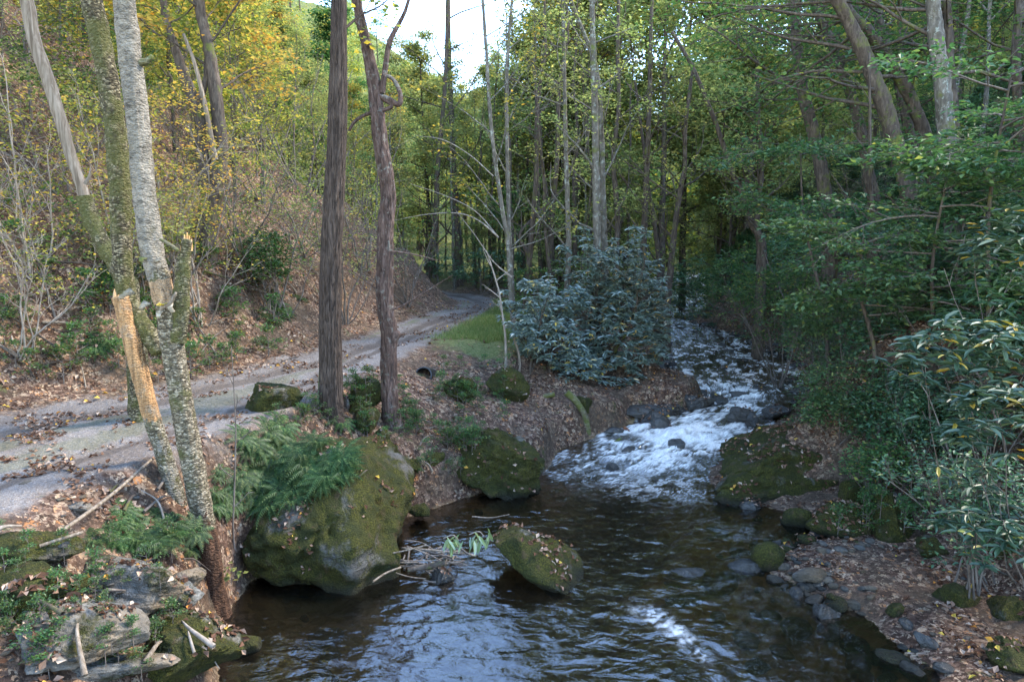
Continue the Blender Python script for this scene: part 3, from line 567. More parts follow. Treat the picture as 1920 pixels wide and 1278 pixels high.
# surface lookup over the ground and every rock
bpy.context.view_layer.update()
_V, _F, _n = [], [], 0
for o in [ground] + LANDOBJ:
    me = o.data; a = np.empty(len(me.vertices) * 3, np.float32); me.vertices.foreach_get('co', a); a = a.reshape(-1, 3)
    m = np.array(o.matrix_world); a = a @ m[:3, :3].T + m[:3, 3]
    if o is ground:
        sel = idx[(rows > -2) & (rows < 70)]; f = F[(Yg.ravel()[F[:, 0]] < 70)]
        _F += f.tolist()
    else:
        _F += [[i + _n for i in p.vertices] for p in me.polygons]
    _V.append(a); _n += len(a)
BV = BVHTree.FromPolygons(np.concatenate(_V).tolist(), _F)
CAMP = Vector((0, 0, CAMZ))
def G(u, v):                             # where the sight line through that point of the picture meets the land
    while True:
        h = BV.ray_cast(CAMP, Vector(ray(u, v)).normalized(), 300)
        if h[0] or v > 900: return h[0], h[1]
        v += 40
def drop(x, y, top=60):
    h = BV.ray_cast(Vector((x, y, top)), Vector((0, 0, -1)), 200); return (h[0], h[1]) if h[0] else (Vector((x, y, zat(x, y))), Vector((0, 0, 1)))

exec_order = 'plants follow'

# ------------------------------------------------------------------ tree building
def unit(v): v = np.asarray(v, float); return v / (np.linalg.norm(v) + 1e-9)
def rotv(v, ax, a):
    ax = unit(ax); c, s_ = math.cos(a), math.sin(a); return v * c + np.cross(ax, v) * s_ + ax * (ax @ v) * (1 - c)
def grow(mb, rng, p, d, L, r, lev, anch, kids=(7, 6), up=.05, wob=.16, ratio=.48, ang=(.6, 1.1), flat=.6, sides=(6, 4, 3), first=.25):
    n = max(4, min(9, int(L / .22) + 3)); pts = [np.array(p, float)]; d = unit(d); ds_ = []
    for i in range(n - 1):
        d = unit(d + rng.normal(0, wob, 3) * np.array([1, 1, .7]) + np.array([0, 0, up])); pts.append(pts[-1] + d * L / (n - 1)); ds_.append(d)
    pts = np.array(pts); rad = np.linspace(r, max(r * .25, .003), n)
    tube(mb, pts, rad, sides[min(lev, len(sides) - 1)], cap=False)
    if lev >= len(kids):
        for i in range(1, n): anch.append((pts[i], ds_[i - 1]))
        return
    k = max(2, int(kids[lev] * rng.uniform(.8, 1.25))); sgn = 1
    for j in range(k):
        t_ = first + (1 - first) * (j + rng.uniform(.2, .8)) / k; f = t_ * (n - 1); i = min(int(f), n - 2); q = pts[i] + (pts[i + 1] - pts[i]) * (f - i)
        side = np.cross(ds_[i], [0, 0, 1.]); side = unit(side) if np.linalg.norm(side) > .1 else np.array([1., 0, 0])
        a = rng.uniform(*ang); ax = unit(np.array([0, 0, 1.]) * flat + rng.normal(0, 1 - flat, 3)); nd = rotv(ds_[i], ax, a * sgn); sgn = -sgn
        grow(mb, rng, q, nd, L * ratio * rng.uniform(.7, 1.2) * (1.25 - .7 * t_), max(rad[i] * .5, .003), lev + 1, anch, kids, up * .5, wob, ratio, ang, flat, sides, first)
    anch.append((pts[-1], ds_[-1]))
def sprays(mb, anch, rng, per, size, spread=.18, zsq=.35, aspect=.6, tilt=.35, outw=.5, m=0, droop=0., fold=.1, keep=1.):
    A = np.array([a[0] for a in anch]); D = np.array([a[1] for a in anch])
    if keep < 1: k = rng.random(len(A)) < keep; A, D = A[k], D[k]
    A = np.repeat(A, per, 0); D = np.repeat(D, per, 0)
    off = rng.normal(0, spread, A.shape) * np.array([1, 1, zsq])
    leaves(mb, A + off, size * rng.uniform(.6, 1.25, len(A)), rng, aspect, tilt, fold, droop, D * outw, m=m)

def make_tree(name, label, cat, H, r, seed, leaf='yg', wood='brown_bark', limbs=14, start=.35, spread=3., kids=(6, 4), per=5, lsize=.14, lspread=.2, el=(.1, .7), wob=.03, lean=(0, 0), keep=1., top=.5, tsides=9, ratio=.5, bend=None, zsq=.35, tilt=.4, group=None):
    rng = np.random.default_rng(seed); root = thing(name, label, cat, group=group)
    n = 12; z = np.linspace(0, 1, n); w = np.cumsum(rng.normal(0, wob, (n, 2)), 0) * H * .12; w -= w[0]
    tr = np.stack([w[:, 0] + lean[0] * z * H, w[:, 1] + lean[1] * z * H, z * H - .35 * (z == 0)], -1); tr = spline(tr, 26)
    mb = MB(); tube(mb, tr, r * (1 - .86 * np.linspace(0, 1, 26) ** .9), tsides, flare=.5, ridge=.08, seed=seed)
    mb.obj('trunk', M[wood], root)
    lb = MB(); anch = []; az = rng.uniform(0, 6)
    for i in range(limbs):
        t_ = start + (1 - start) * ((i + rng.uniform(0, .8)) / limbs) ** .9; t_ = min(t_, .985); f = t_ * 25; k = int(f); q = tr[k] + (tr[min(k + 1, 25)] - tr[k]) * (f - k)
        az += 2.4 + rng.uniform(-.5, .5); e = el[0] + (el[1] - el[0]) * t_ + rng.normal(0, .12)
        prof = math.sin(math.pi * min(1, .22 + .78 * (t_ - start) / (1 - start + 1e-6)) ** .8) * (1 - top) + top * (1.05 - (t_ - start) / (1 - start + 1e-6))
        L = spread * max(.25, prof) * rng.uniform(.7, 1.2)
        grow(lb, rng, q, (math.cos(az) * math.cos(e), math.sin(az) * math.cos(e), math.sin(e)), L, r * (1 - .86 * t_) * .42 + .006, 0, anch, kids, ratio=ratio)
    if limbs: lb.obj('limbs', M[wood], root)
    if leaf and anch:
        cb = MB(); sprays(cb, anch, rng, per, lsize, lspread, zsq, tilt=tilt, keep=keep); cb.obj('crown', M[leaf], root, smooth=False)
    return root

# ------------------------------------------------------------------ the nearest trunks, one by one
def trunk_pts(px, y, n=40, lean=0.):     # picture points at (nearly) one distance
    yy = y if isinstance(y, (list, tuple)) else [y] * len(px)
    return spline([Q(a, b, c) for (a, b), c in zip(px, yy)], n)
def crown_on(root, tr, r, seed, leaf, wood, limbs, start, spread, per=5, lsize=.11, keep=1., kids=(5, 4), name='limbs', el=(.3, .8)):
    rng = np.random.default_rng(seed); lb = MB(); anch = []; az = rng.uniform(0, 6); n = len(tr)
    for i in range(limbs):
        t_ = start + (1 - start) * (i + .5) / limbs; k = int(t_ * (n - 1)); az += 2.4 + rng.uniform(-.4, .4); e = rng.uniform(*el)
        grow(lb, rng, tr[k], (math.cos(az) * math.cos(e), math.sin(az) * math.cos(e), math.sin(e)), spread * rng.uniform(.6, 1.2), r * .35, 0, anch, kids)
    lb.obj(name, M[wood], root)
    if leaf: cb = MB(); sprays(cb, anch, rng, per, lsize, .22, keep=keep); cb.obj('crown', M[leaf], root, smooth=False)

# thick straight trunk
Y1 = G(622, 778)[0].y; b1 = Q(622, 784, Y1)
T1 = thing('tree', 'thick straight dark trunk standing between the huge boulder and the gravel road', 'tree', tuple(b1))
pts = trunk_pts([(622, 800), (621, 740), (619, 600), (622, 450), (632, 250), (636, 0), (640, -400), (650, -900)], Y1, 260) - b1
mb = MB(); rr = np.interp(np.linspace(0, 1, 260), [0, .25, .6, 1], [.175, .165, .13, .03]); tube(mb, pts, rr, 110, ridge=.05, flare=.5, seed=3, rough=.004, furrow=.13); mb.obj('trunk', M['dark_bark'], T1)
crown_on(T1, pts[145:], .06, 5, 'mix', 'dark_bark', 9, .25, 1.7, per=4, keep=.8)
mb = MB(); k = trunk_pts([(596, 775), (604, 740), (607, 640), (606, 560), (604, 500)], Y1 + .12, 26) - b1
tube(mb, k, np.linspace(.075, .03, 26), 10, ridge=.15, seed=8, flare=.9); mb.obj('mossy_stem', M['mossbark'], T1)
# reddish scaly trunk with the crooked limb
Y2 = G(733, 795)[0].y; b2 = Q(733, 800, Y2)
T2 = thing('tree', 'reddish scaly trunk with a crooked looping limb beside the thick straight trunk', 'tree', tuple(b2))
pts = trunk_pts([(738, 830), (732, 770), (730, 690), (728, 620), (722, 560), (722, 440), (728, 360), (712, 260), (704, 170), (688, 90), (668, 0), (640, -150), (630, -400), (640, -700)], Y2, 240) - b2
mb = MB(); q_ = np.linspace(0, 1, 240); tube(mb, pts, np.interp(q_, [0, .1, .3, .55, 1], [.165, .135, .125, .11, .03]), 96, ridge=.10, flare=.5, seed=14, rough=.008, furrow=.15); mb.obj('trunk', M['red_bark'], T2)
for px, r0, r1 in (([(712, 182), (728, 186), (748, 196), (750, 175), (738, 150), (722, 140)], .05, .025), ([(712, 182), (735, 198), (715, 208), (688, 214), (665, 228), (655, 245)], .035, .02),
                   ([(716, 175), (722, 130), (730, 80), (748, 45), (760, 20), (775, -30)], .045, .02), ([(732, 640), (742, 628), (748, 622)], .09, .05), ([(724, 585), (760, 570), (800, 545), (850, 515)], .018, .004), ([(722, 560), (690, 530), (640, 500), (560, 495)], .014, .003), ([(725, 470), (770, 476), (820, 488)], .02, .006)):
    mb = MB(); tube(mb, trunk_pts(px, Y2 - .03, 22) - b2, np.linspace(r0, r1, 22), 9, ridge=.12, seed=3); mb.obj('branch', M['red_bark'], T2)
crown_on(T2, pts[175:], .05, 6, 'gold', 'red_bark', 7, .3, 1.5, per=4, keep=.7)
# flaky birch with two stems
Y3 = 6.75; b3 = Q(400, 1155, Y3)
T3 = thing('birch_tree', 'flaky pale birch with two stems and a peeled patch at the water edge', 'tree', tuple(b3))
pts = trunk_pts([(408, 1175), (400, 1100), (388, 1010), (370, 920), (352, 820), (335, 720), (322, 640), (312, 575), (300, 530), (285, 470), (275, 400), (265, 300), (255, 200), (245, 110), (234, 0), (222, -150), (215, -350)], Y3, 150) - b3
q_ = np.linspace(0, 1, 150); R3 = np.interp(q_, [0, .08, .3, .45, .6, 1], [.155, .125, .125, .125, .125, .10])
def seg(a, b): return slice(int(a * 150), int(b * 150) + 1)
mb = MB(); tube(mb, pts, R3 * .86, 48, ridge=.09, rough=.009, seed=21, flare=.25)
rep_ = lambda a_: np.append(np.repeat(a_, 48), a_[-1])
bl = lambda x0, x1, w_: sstep(x0 - w_, x0 + w_, q_) * (1 - sstep(x1 - w_, x1 + w_, q_))
mb.obj('trunk', M['birch_blend'], T3, attrs={'pale': rep_(.75 * sstep(.46, .56, q_)), 'bare': rep_(bl(.445, .505, .02)), 'foot': rep_(1 - sstep(.06, .24, q_))})
# torn bark flaps round the peeled patch
for (u_, v_, ang_, L_) in ((276, 566, -.5, .10), (318, 570, .5, .11), (300, 582, .1, .09), (248, 545, -.9, .14), (270, 482, -.2, .06), (297, 484, .3, .05)):
    mb = MB(); c0 = Q(u_, v_, Y3 - .12) - b3; a_ = np.linspace(0, 1, 7)
    L0 = np.stack([np.sin(ang_) * L_ * a_, -.05 * np.sin(a_ * 2.2), -np.cos(ang_) * L_ * a_ * .8], -1) + c0; wd = np.array([math.cos(ang_), 0, math.sin(ang_)]) * .035 * (1 - .6 * a_[:, None] + .1 * np.sin(a_[:, None] * 9)); V_ = np.concatenate([L0 - wd, L0 + wd, L0 - wd + [0, .012, 0], L0 + wd + [0, .012, 0]])
    mb.add(V_, [[i, i + 1, 8 + i, 7 + i] for i in range(6)] + [[14 + i, 21 + i, 22 + i, 15 + i] for i in range(6)] + [[i, 14 + i, 15 + i, i + 1] for i in range(6)] + [[7 + i, 8 + i, 22 + i, 21 + i] for i in range(6)]); mb.obj('bark_flap', M['birch_low'], T3)
for (c0, c1, c2) in (((296, 560), (300, 575), (318, 572)), ((262, 530), (250, 545), (238, 550))):
    pass
mb = MB(); k = trunk_pts([(185, -250), (165, -60), (172, 0), (195, 110), (213, 220), (224, 330), (228, 440), (235, 540), (262, 600), (300, 660)], Y3 + .28, 90) - b3
tube(mb, k, np.linspace(.102, .088, 90), 36, ridge=.08, rough=.008, seed=25); mb.obj('second_stem', M['scaly_moss'], T3)
mb = MB(); k = trunk_pts([(330, 640), (338, 580), (342, 530), (345, 490), (352, 450)], Y3 - .02, 30) - b3
tube(mb, k, np.linspace(.08, .05, 30), 30, ridge=.2, rough=.012, seed=29); mb.obj('broken_stub', M['scaly_moss'], T3)
mb = MB()
for dx, h_ in ((0, 34), (7, 22), (-8, 18), (3, 28), (-4, 30)):
    tube(mb, trunk_pts([(350 + dx, 470), (351 + dx * 1.2, 470 - h_)], Y3 - .02 + dx * .003, 6) - b3, np.linspace(.024, .005, 6), 5)
mb.obj('splinters', M['wood'], T3)
mb = MB(); tube(mb, trunk_pts([(300, 448), (318, 458), (334, 470)], Y3 - .1, 8) - b3, np.linspace(.016, .02, 8), 7); mb.obj('branch', M['mossbark'], T3); mb = MB(); tube(mb, trunk_pts([(262, 118), (275, 115), (286, 105)], Y3, 8) - b3, np.linspace(.04, .02, 8), 7); mb.obj('branch', M['mossbark'], T3); mb = MB(); tube(mb, trunk_pts([(302, 578), (318, 570), (326, 556), (330, 548)], Y3 - .13, 8) - b3, np.linspace(.022, .012, 8), 7); mb.obj('branch', M['bone'], T3)
mb = MB(); f0 = Q(301, 571, Y3 - .15) - b3
for a in range(5): leaves(mb, np.array([f0 + [(-.02 + a * .012), 0, .008 * math.sin(a * 2)]]), .055, np.random.default_rng(a), 1., .3)
mb.obj('bracket_fungus', M['gold'], T3, smooth=False)
crown_on(T3, pts[120:], .05, 7, 'gold', 'birch', 5, .5, 1.6, per=4, keep=.7)
# broken pole with peeled orange top
Y4 = 6.95; b4 = Q(372, 1085, Y4)
T4 = thing('dead_tree', 'broken pole with bare orange wood at the top leaning beside the birch', 'dead tree', tuple(b4))
pts = trunk_pts([(374, 1100), (362, 1050), (342, 980), (322, 900), (304, 840), (287, 790), (268, 720), (250, 650), (236, 595), (226, 556)], Y4, 80) - b4
r4 = np.linspace(.092, .098, 80)
q4 = np.linspace(0, 1, 80); rp4 = lambda a_: np.append(np.repeat(a_, 36), a_[-1])
mb = MB(); tube(mb, pts, r4 * (.90 - .03 * sstep(.5, .6, q4)), 36, ridge=.10, rough=.008, seed=33); mb.obj('trunk', M['pole_blend'], T4, attrs={'pale': rp4(.4 + 0 * q4), 'bare': rp4(sstep(.38, .74, q4)), 'foot': rp4(0 * q4)})
for i in range(9):
    a_ = i * .7; c0 = pts[-1] + np.array([math.cos(a_) * .06, math.sin(a_) * .06, -.03]); mb = MB(); tube(mb, [c0, c0 + [0, 0, .04 + .03 * math.sin(i * 2.3)], c0 + [.005, 0, .07 + .045 * math.sin(i * 2.3)]], [.022, .012, .003], 5); mb.obj('splinter', M['wood'], T4)
# leaning dead snag
Y5 = 8.6; b5 = Q(238, 560, Y5)
T5 = thing('dead_tree', 'bleached dead trunk leaning from the upper left corner with a mossy foot', 'dead tree', (b5[0], b5[1], b5[2]))
pts = trunk_pts([(30, -90), (50, 0), (66, 80), (90, 150), (112, 220), (132, 290), (150, 340), (160, 375)], [Y5 + .0] * 8, 60) - b5
mb = MB(); tube(mb, pts[::-1], np.linspace(.062, .076, 60), 24, ridge=.10, rough=.008, seed=41); mb.obj('trunk', M['bone'], T5)
pts = trunk_pts([(158, 368), (172, 420), (200, 470), (226, 510), (240, 545), (255, 640), (262, 760), (268, 800)], [Y5] * 8, 50) - b5
mb = MB(); tube(mb, pts, np.linspace(.085, .13, 50), 24, ridge=.16, rough=.02, seed=44); mb.obj('mossy_foot', M['scaly_moss'], T5)
mb = MB(); tube(mb, trunk_pts([(160, 345), (168, 330), (170, 315)], Y5 - .1, 6) - b5, np.linspace(.03, .01, 6), 6); mb.obj('stub', M['bone'], T5)
# forked tree on the slope
Y6 = 14.; b6 = Q(385, 480, Y6)
T6 = thing('tree', 'dark forked tree high on the leafy slope behind the birch', 'tree', tuple(b6))
mb = MB(); tube(mb, trunk_pts([(383, 530), (384, 470), (390, 410), (402, 350)], Y6, 24) - b6, np.linspace(.24, .18, 24), 22, ridge=.12, flare=.3, seed=5, rough=.03); mb.obj('trunk', M['brown_bark'], T6)
for px, r0, r1 in (([(398, 365), (414, 300), (408, 200), (392, 90), (372, 0), (350, -200)], .16, .07), ([(392, 390), (378, 300), (374, 220), (345, 140), (318, 60), (305, 0), (290, -120)], .13, .05), ([(400, 350), (385, 290), (372, 210), (390, 130), (385, 80)], .09, .05)):
    mb = MB(); tube(mb, trunk_pts(px, Y6, 40) - b6, np.linspace(r0, r1, 40), 16, ridge=.12, seed=6, rough=.02); mb.obj('fork', M['brown_bark'], T6)
mb = MB(); tube(mb, trunk_pts([(405, 300), (385, 200), (365, 120), (344, 64)], Y6 - .2, 20) - b6, np.linspace(.05, .03, 20), 8, ridge=.1); mb.obj('broken_branch', M['bone'], T6)
kk = trunk_pts([(402, 200), (392, 90), (372, 0), (350, -200)], Y6, 30) - b6; crown_on(T6, kk, .07, 9, 'gold', 'brown_bark', 7, .0, 2.0, per=6, lsize=.13)
kk = trunk_pts([(345, 140), (318, 60), (305, 0), (290, -120)], Y6, 30) - b6; crown_on(T6, kk, .05, 10, 'mix', 'brown_bark', 6, .0, 1.6, per=5, lsize=.12, name='upper_limbs')

# slender pale saplings and mid-distance trunks (picture points, distance, radius, ...)
MIDT = [
 ([(962, 600), (958, 560), (953, 460), (943, 400), (928, 300), (918, 200), (912, 100), (905, 0), (895, -150)], 17., .075, 'grey_bark', 'mix', 'slender pale tree bending left above the grass verge'),
 ([(962, 580), (960, 540), (955, 430), (951, 300), (950, 150), (955, 60), (960, 0), (970, -150)], 17.3, .07, 'grey_bark', None, 'second slender pale stem crossing the bending one by the verge'),
 ([(1062, 560), (1066, 480), (1064, 380), (1060, 250), (1058, 120), (1055, 0), (1050, -100)], 18., .085, 'grey_bark', None, 'slim grey trunk behind the left part of the big rhododendron'),
 ([(1118, 560), (1120, 480), (1118, 350), (1115, 200), (1112, 100), (1110, 0), (1108, -300)], 17.2, .13, 'grey_bark', 'yg', 'tall grey trunk rising straight out of the big rhododendron'),
 ([(1136, 560), (1134, 470), (1130, 350), (1128, 250), (1118, 130), (1085, 40), (1060, -30)], 17.9, .10, 'grey_bark', 'yg', 'grey trunk just right of the straight one in the rhododendron'),
 ([(1155, 560), (1156, 480), (1158, 400), (1150, 300), (1160, 200), (1158, 100), (1160, 0)], 22., .12, 'brown_bark', 'yg', 'brown trunk right behind the top of the big rhododendron'),
 ([(1208, 560), (1206, 480), (1210, 380), (1214, 280), (1218, 180), (1220, 80), (1225, -100)], 22., .13, 'brown_bark', 'green', 'brown trunk with forked top right of the big rhododendron'),
 ([(1236, 560), (1234, 480), (1224, 400), (1212, 330), (1205, 260), (1190, 150)], 23., .10, 'brown_bark', None, 'thin crooked trunk next to the forked brown trunk'),
 ([(1252, 560), (1258, 500), (1265, 430), (1275, 360), (1284, 310), (1285, 240), (1300, 120)], 21., .12, 'brown_bark', 'yg', 'trunk leaning right near the head of the stream'),
 ([(1432, 480), (1420, 430), (1422, 380), (1428, 320), (1424, 240), (1420, 150)], 20., .11, 'brown_bark', 'yg', 'right stem of the dark multi stemmed tree above the bushes'),
 ([(1426, 470), (1410, 420), (1396, 370), (1375, 330), (1345, 240), (1300, 130), (1260, 60)], 20.2, .12, 'brown_bark', 'yg', 'long left leaning stem of the dark multi stemmed tree'),
 ([(1650, 560), (1645, 500), (1640, 440), (1635, 380), (1632, 300), (1630, 100)], 12.5, .055, 'brown_bark', None, 'thin straight pole under the leafy boughs on the right slope'),
 ([(862, 560), (860, 500), (858, 450), (850, 300), (842, 100), (840, -100)], 32., .2, 'brown_bark', 'yg', 'grey trunk at the bend of the gravel road'),
 ([(800, 540), (808, 490), (815, 440), (822, 300), (835, 150), (840, -50)], 28., .16, 'brown_bark', 'mix', 'trunk on the slope just left of the road bend'),
 ([(437, 985), (440, 900), (442, 800), (438, 720), (434, 650)], 7.4, .011, 'darktwig', None, 'thin bare upright shoot between the birch and the ferns'),
 ([(948, 640), (942, 590), (935, 545), (922, 500), (912, 470)], 14., .028, 'paletwig', None, 'thin pale crooked sapling on the grass verge'),
 ([(1040, 560), (1036, 480), (1030, 400), (1010, 250), (1000, 100)], 24., .10, 'brown_bark', 'yg', 'dim trunk between the slender pale tree and the rhododendron'),
 ([(1000, 560), (990, 480), (975, 440), (1010, 400), (1060, 350)], 22., .09, 'brown_bark', 'green', 'dark curved trunk arching right behind the road verge'),
]
for i, (px, y, r, bk, lf, lab) in enumerate(MIDT):
    b = np.array(px[0], float); b = Q(b[0], b[1], y); b[2] = drop(b[0], y)[0].z - .1
    o = thing('tree' if r > .03 else 'sapling', lab, 'tree' if r > .03 else 'sapling', tuple(b)); pt = [b] + [Q(a, c, y) for a, c in px if Q(a, c, y)[2] > b[2] + .15]
    pts = spline(pt, 60) - b; mb = MB(); rads = np.linspace(r, r * .38, 60); tube(mb, pts, rads, 14, ridge=.08, flare=.25, seed=i, rough=.008 * (r > .05)); mb.obj('trunk', M[bk], o)
    rng = np.random.default_rng(200 + i); lb = MB(); anch = []
    if r > .03:
        for j in range(9):
            k = int((.3 + .68 * (j + rng.uniform(0, .8)) / 9) * 58); az = rng.uniform(0, 6.28); e = rng.uniform(.35, 1.0)
            if y < 19 and px[0][0] < 1000: az = rng.choice([3.1, 0]) + rng.uniform(-.7, .7)
            grow(lb, rng, pts[k], (math.cos(az) * math.cos(e), math.sin(az) * math.cos(e), math.sin(e)), rng.uniform(1.2, 2.6) * (y / 20) ** .5, rads[k] * .38, 0, anch, (4, 3), up=.02, wob=.1)
    else:
        for j in range(5): k = int((.3 + .13 * j) * 58); az = rng.uniform(0, 6.28); grow(lb, rng, pts[k], (math.cos(az), math.sin(az) * .5, .7), .25 * (y / 8), r * .5, 0, anch, (2,), wob=.1)
    lb.obj('limbs', M[bk], o)
    if anch and lf: cb = MB(); sprays(cb, anch, rng, 4 if r > .03 else 1, .10, .2, keep=1. if lf else .18); cb.obj('crown', M[lf or 'yg'], o, smooth=False)

# big leaning trunks on the right slope
RT = [([(1748, 560), (1738, 520), (1722, 440), (1705, 360), (1685, 290), (1665, 220), (1640, 150), (1610, 80), (1570, 0), (1500, -120)], 13., .20, 'thick dark trunk leaning left across the right slope'),
      ([(1800, 520), (1790, 440), (1780, 300), (1766, 160), (1756, 80), (1750, 0), (1740, -200)], 12.6, .19, 'thick upright grey trunk on the right slope'),
      ([(1805, 520), (1800, 420), (1792, 280), (1782, 150), (1778, 60), (1770, -100)], 13.8, .13, 'dark trunk close behind the upright grey one'),
      ([(1560, 420), (1550, 380), (1538, 310), (1525, 250), (1505, 170), (1495, 90), (1490, 0), (1480, -120)], 17., .19, 'dark trunk leaning slightly left at the foot of the right slope'),
      ([(1640, 420), (1630, 330), (1612, 240), (1590, 160), (1560, 80), (1530, 20), (1500, -60)], 16.5, .15, 'leaning trunk between the two dark ones on the right slope'),
      ([(1760, 420), (1740, 280), (1710, 190), (1670, 120), (1630, 60), (1590, 20), (1540, -60)], 14.6, .16, 'upper trunk leaning strongly left over the stream'),
      ([(1720, 330), (1695, 200), (1670, 110), (1650, 40), (1640, -60)], 18., .15, 'straight dark trunk in the upper part of the right slope'),
      ([(1912, 300), (1908, 200), (1905, 100), (1912, 0), (1915, -100)], 14.5, .12, 'trunk at the right edge of the picture near the top')]
for i, (px, y, r, lab) in enumerate(RT):
    b = Q(*px[0], y); b[2] = drop(b[0], y)[0].z - .2; o = thing('tree', lab, 'tree', tuple(b)); pts = spline([b] + [Q(a, c, y) for a, c in px if Q(a, c, y)[2] > b[2] + .3], 80) - b
    mb = MB(); rads = np.linspace(r, r * .5, 80); tube(mb, pts, rads, 22, ridge=.09, flare=.3, seed=60 + i, rough=.02); mb.obj('trunk', M['grey_bark' if i == 1 else 'brown_bark'], o)
    rng = np.random.default_rng(300 + i); lb = MB(); anch = []
    for j in range(11):
        k = int((.60 + .38 * (j + rng.uniform(0, .8)) / 11) * 78); az = 1.9 + rng.normal(0, .9); e = rng.uniform(-.05, .5)
        grow(lb, rng, pts[k], (math.cos(az) * math.cos(e), math.sin(az) * math.cos(e), math.sin(e)), rng.uniform(1.6, 3.4), rads[k] * .3, 0, anch, (5, 3), up=-.005, wob=.12)
    lb.obj('limbs', M['brown_bark'], o); cb = MB(); sprays(cb, anch, rng, 4, .11, .24, .4, tilt=.45, keep=.62); cb.obj('crown', M['green'], o, smooth=False)

# ------------------------------------------------------------------ woods: a few kinds built once, then copied
PROT = {}
def proto(key, *a, **k): PROT[key] = make_tree(*a, **k); PROT[key].location = (0, -60, 0)
proto('tall_yg', 'tree', '', 'tree', 17, .19, 1, 'yg', limbs=20, start=.22, spread=4.2, kids=(6, 4), per=7, lsize=.23, lspread=.36)
proto('tall_green', 'tree', '', 'tree', 18, .2, 2, 'green', limbs=20, start=.3, spread=4.4, kids=(6, 4), per=7, lsize=.23, lspread=.36)
proto('tall_gold', 'tree', '', 'tree', 16, .18, 3, 'gold', limbs=18, start=.35, spread=3.6, kids=(6, 4), per=6, lsize=.22, lspread=.34)
proto('tall_mix', 'tree', '', 'tree', 18, .17, 4, 'mix', limbs=18, start=.3, spread=3.6, kids=(5, 4), per=5, lsize=.2, lspread=.36)
proto('pole', 'tree', '', 'tree', 15, .12, 5, 'yg', 'grey_bark', limbs=12, start=.5, spread=2.2, kids=(5, 3), per=4, lsize=.17, lspread=.3, el=(.5, 1.0))
proto('under_yg', 'sapling', '', 'sapling', 6.5, .06, 6, 'yg', limbs=14, start=.15, spread=2.3, kids=(5, 3), per=6, lsize=.13, lspread=.22, el=(.2, .8))
proto('under_gold', 'sapling', '', 'sapling', 5.5, .05, 7, 'mix', limbs=13, start=.2, spread=2.0, kids=(5, 3), per=5, lsize=.12, lspread=.2, el=(.3, .9))
proto('under_green', 'sapling', '', 'sapling', 5.5, .06, 8, 'beech', limbs=14, start=.12, spread=2.6, kids=(6, 4), per=6, lsize=.10, lspread=.18, el=(.0, .5), zsq=.2, tilt=.25)
proto('fine_yellow', 'sapling', '', 'sapling', 5.5, .045, 11, 'mix', 'darktwig', limbs=16, start=.18, spread=1.7, kids=(5, 4), per=3, lsize=.075, lspread=.16, el=(.4, 1.1))
proto('fine_yg', 'sapling', '', 'sapling', 6.5, .045, 12, 'yg', 'darktwig', limbs=18, start=.18, spread=1.8, kids=(5, 4), per=3, lsize=.075, lspread=.16, el=(.4, 1.1))
proto('bare', 'shrub', '', 'shrub', 3.0, .022, 13, 'mix', 'darktwig', limbs=11, start=.2, spread=1.4, kids=(5, 3), per=1, lsize=.06, lspread=.1, el=(.4, 1.1), keep=.12)
proto('bush_green', 'shrub', '', 'shrub', 1.7, .03, 14, 'beech', 'darktwig', limbs=16, start=.03, spread=1.15, kids=(5, 4), per=5, lsize=.075, lspread=.09, el=(.0, 1.0), top=.7)
proto('bush_deep', 'shrub', '', 'shrub', 2.0, .03, 15, 'deep', 'darktwig', limbs=18, start=.03, spread=1.4, kids=(5, 4), per=6, lsize=.08, lspread=.11, el=(.0, 1.0), top=.7)
proto('sprig', 'plant', '', 'plant', .5, .006, 16, 'green', 'darktwig', limbs=7, start=.1, spread=.3, kids=(3,), per=4, lsize=.05, lspread=.05, el=(.2, 1.0), top=.7)
for k_, zz in (('bough', .15),):
    rng = np.random.default_rng(77)
LAB = {
 'far': 'tree with yellow green crown in the mass of the far woods', }
def inst(key, x, y, label, group, sc=1., rz=None, rng=random, dz=-.1, tilt=(0, 0), name=None):
    z = drop(x, y)[0].z + dz
    c = copy_tree(PROT[key], (x, y, z), rng.uniform(0, 6.28) if rz is None else rz, sc, label, group, tilt)
    c['category'] = {'tree': 'tree', 'shrub': 'shrub', 'plant': 'plant', 'sapling': 'sapling'}.get(c.name.split('.')[0], 'tree'); return c
rg = random.Random(4)
def scatter(n, xr, yr, keys, label, group, sc=(.8, 1.25), mind=1.6, ok=None, tilt=.04):
    pts_ = []; tries = 0
    while len(pts_) < n and tries < n * 40:
        tries += 1; y = rg.uniform(*yr); f = y / yr[1]; x = rg.uniform(xr[0], xr[1]) if not callable(xr[0]) else rg.uniform(xr[0](y), xr[1](y))
        if any((x - a) ** 2 + (y - b) ** 2 < mind ** 2 for a, b in pts_): continue
        X_, Y_ = np.array([x]), np.array([y])
        if sdf(STREAM, X_, Y_)[0] < .5 or sdf(ROAD, X_, Y_)[0] < .6: continue
        if ok and not ok(x, y): continue
        pts_.append((x, y)); k = rg.choice(keys); inst(k, x, y, label, group, rg.uniform(*sc), rng=rg, tilt=(rg.gauss(0, tilt), rg.gauss(0, tilt)))
hillx = lambda y: float(np.interp(y, [-5, 9, 26, 34], [-15, -6.2, -2.8, -14]))
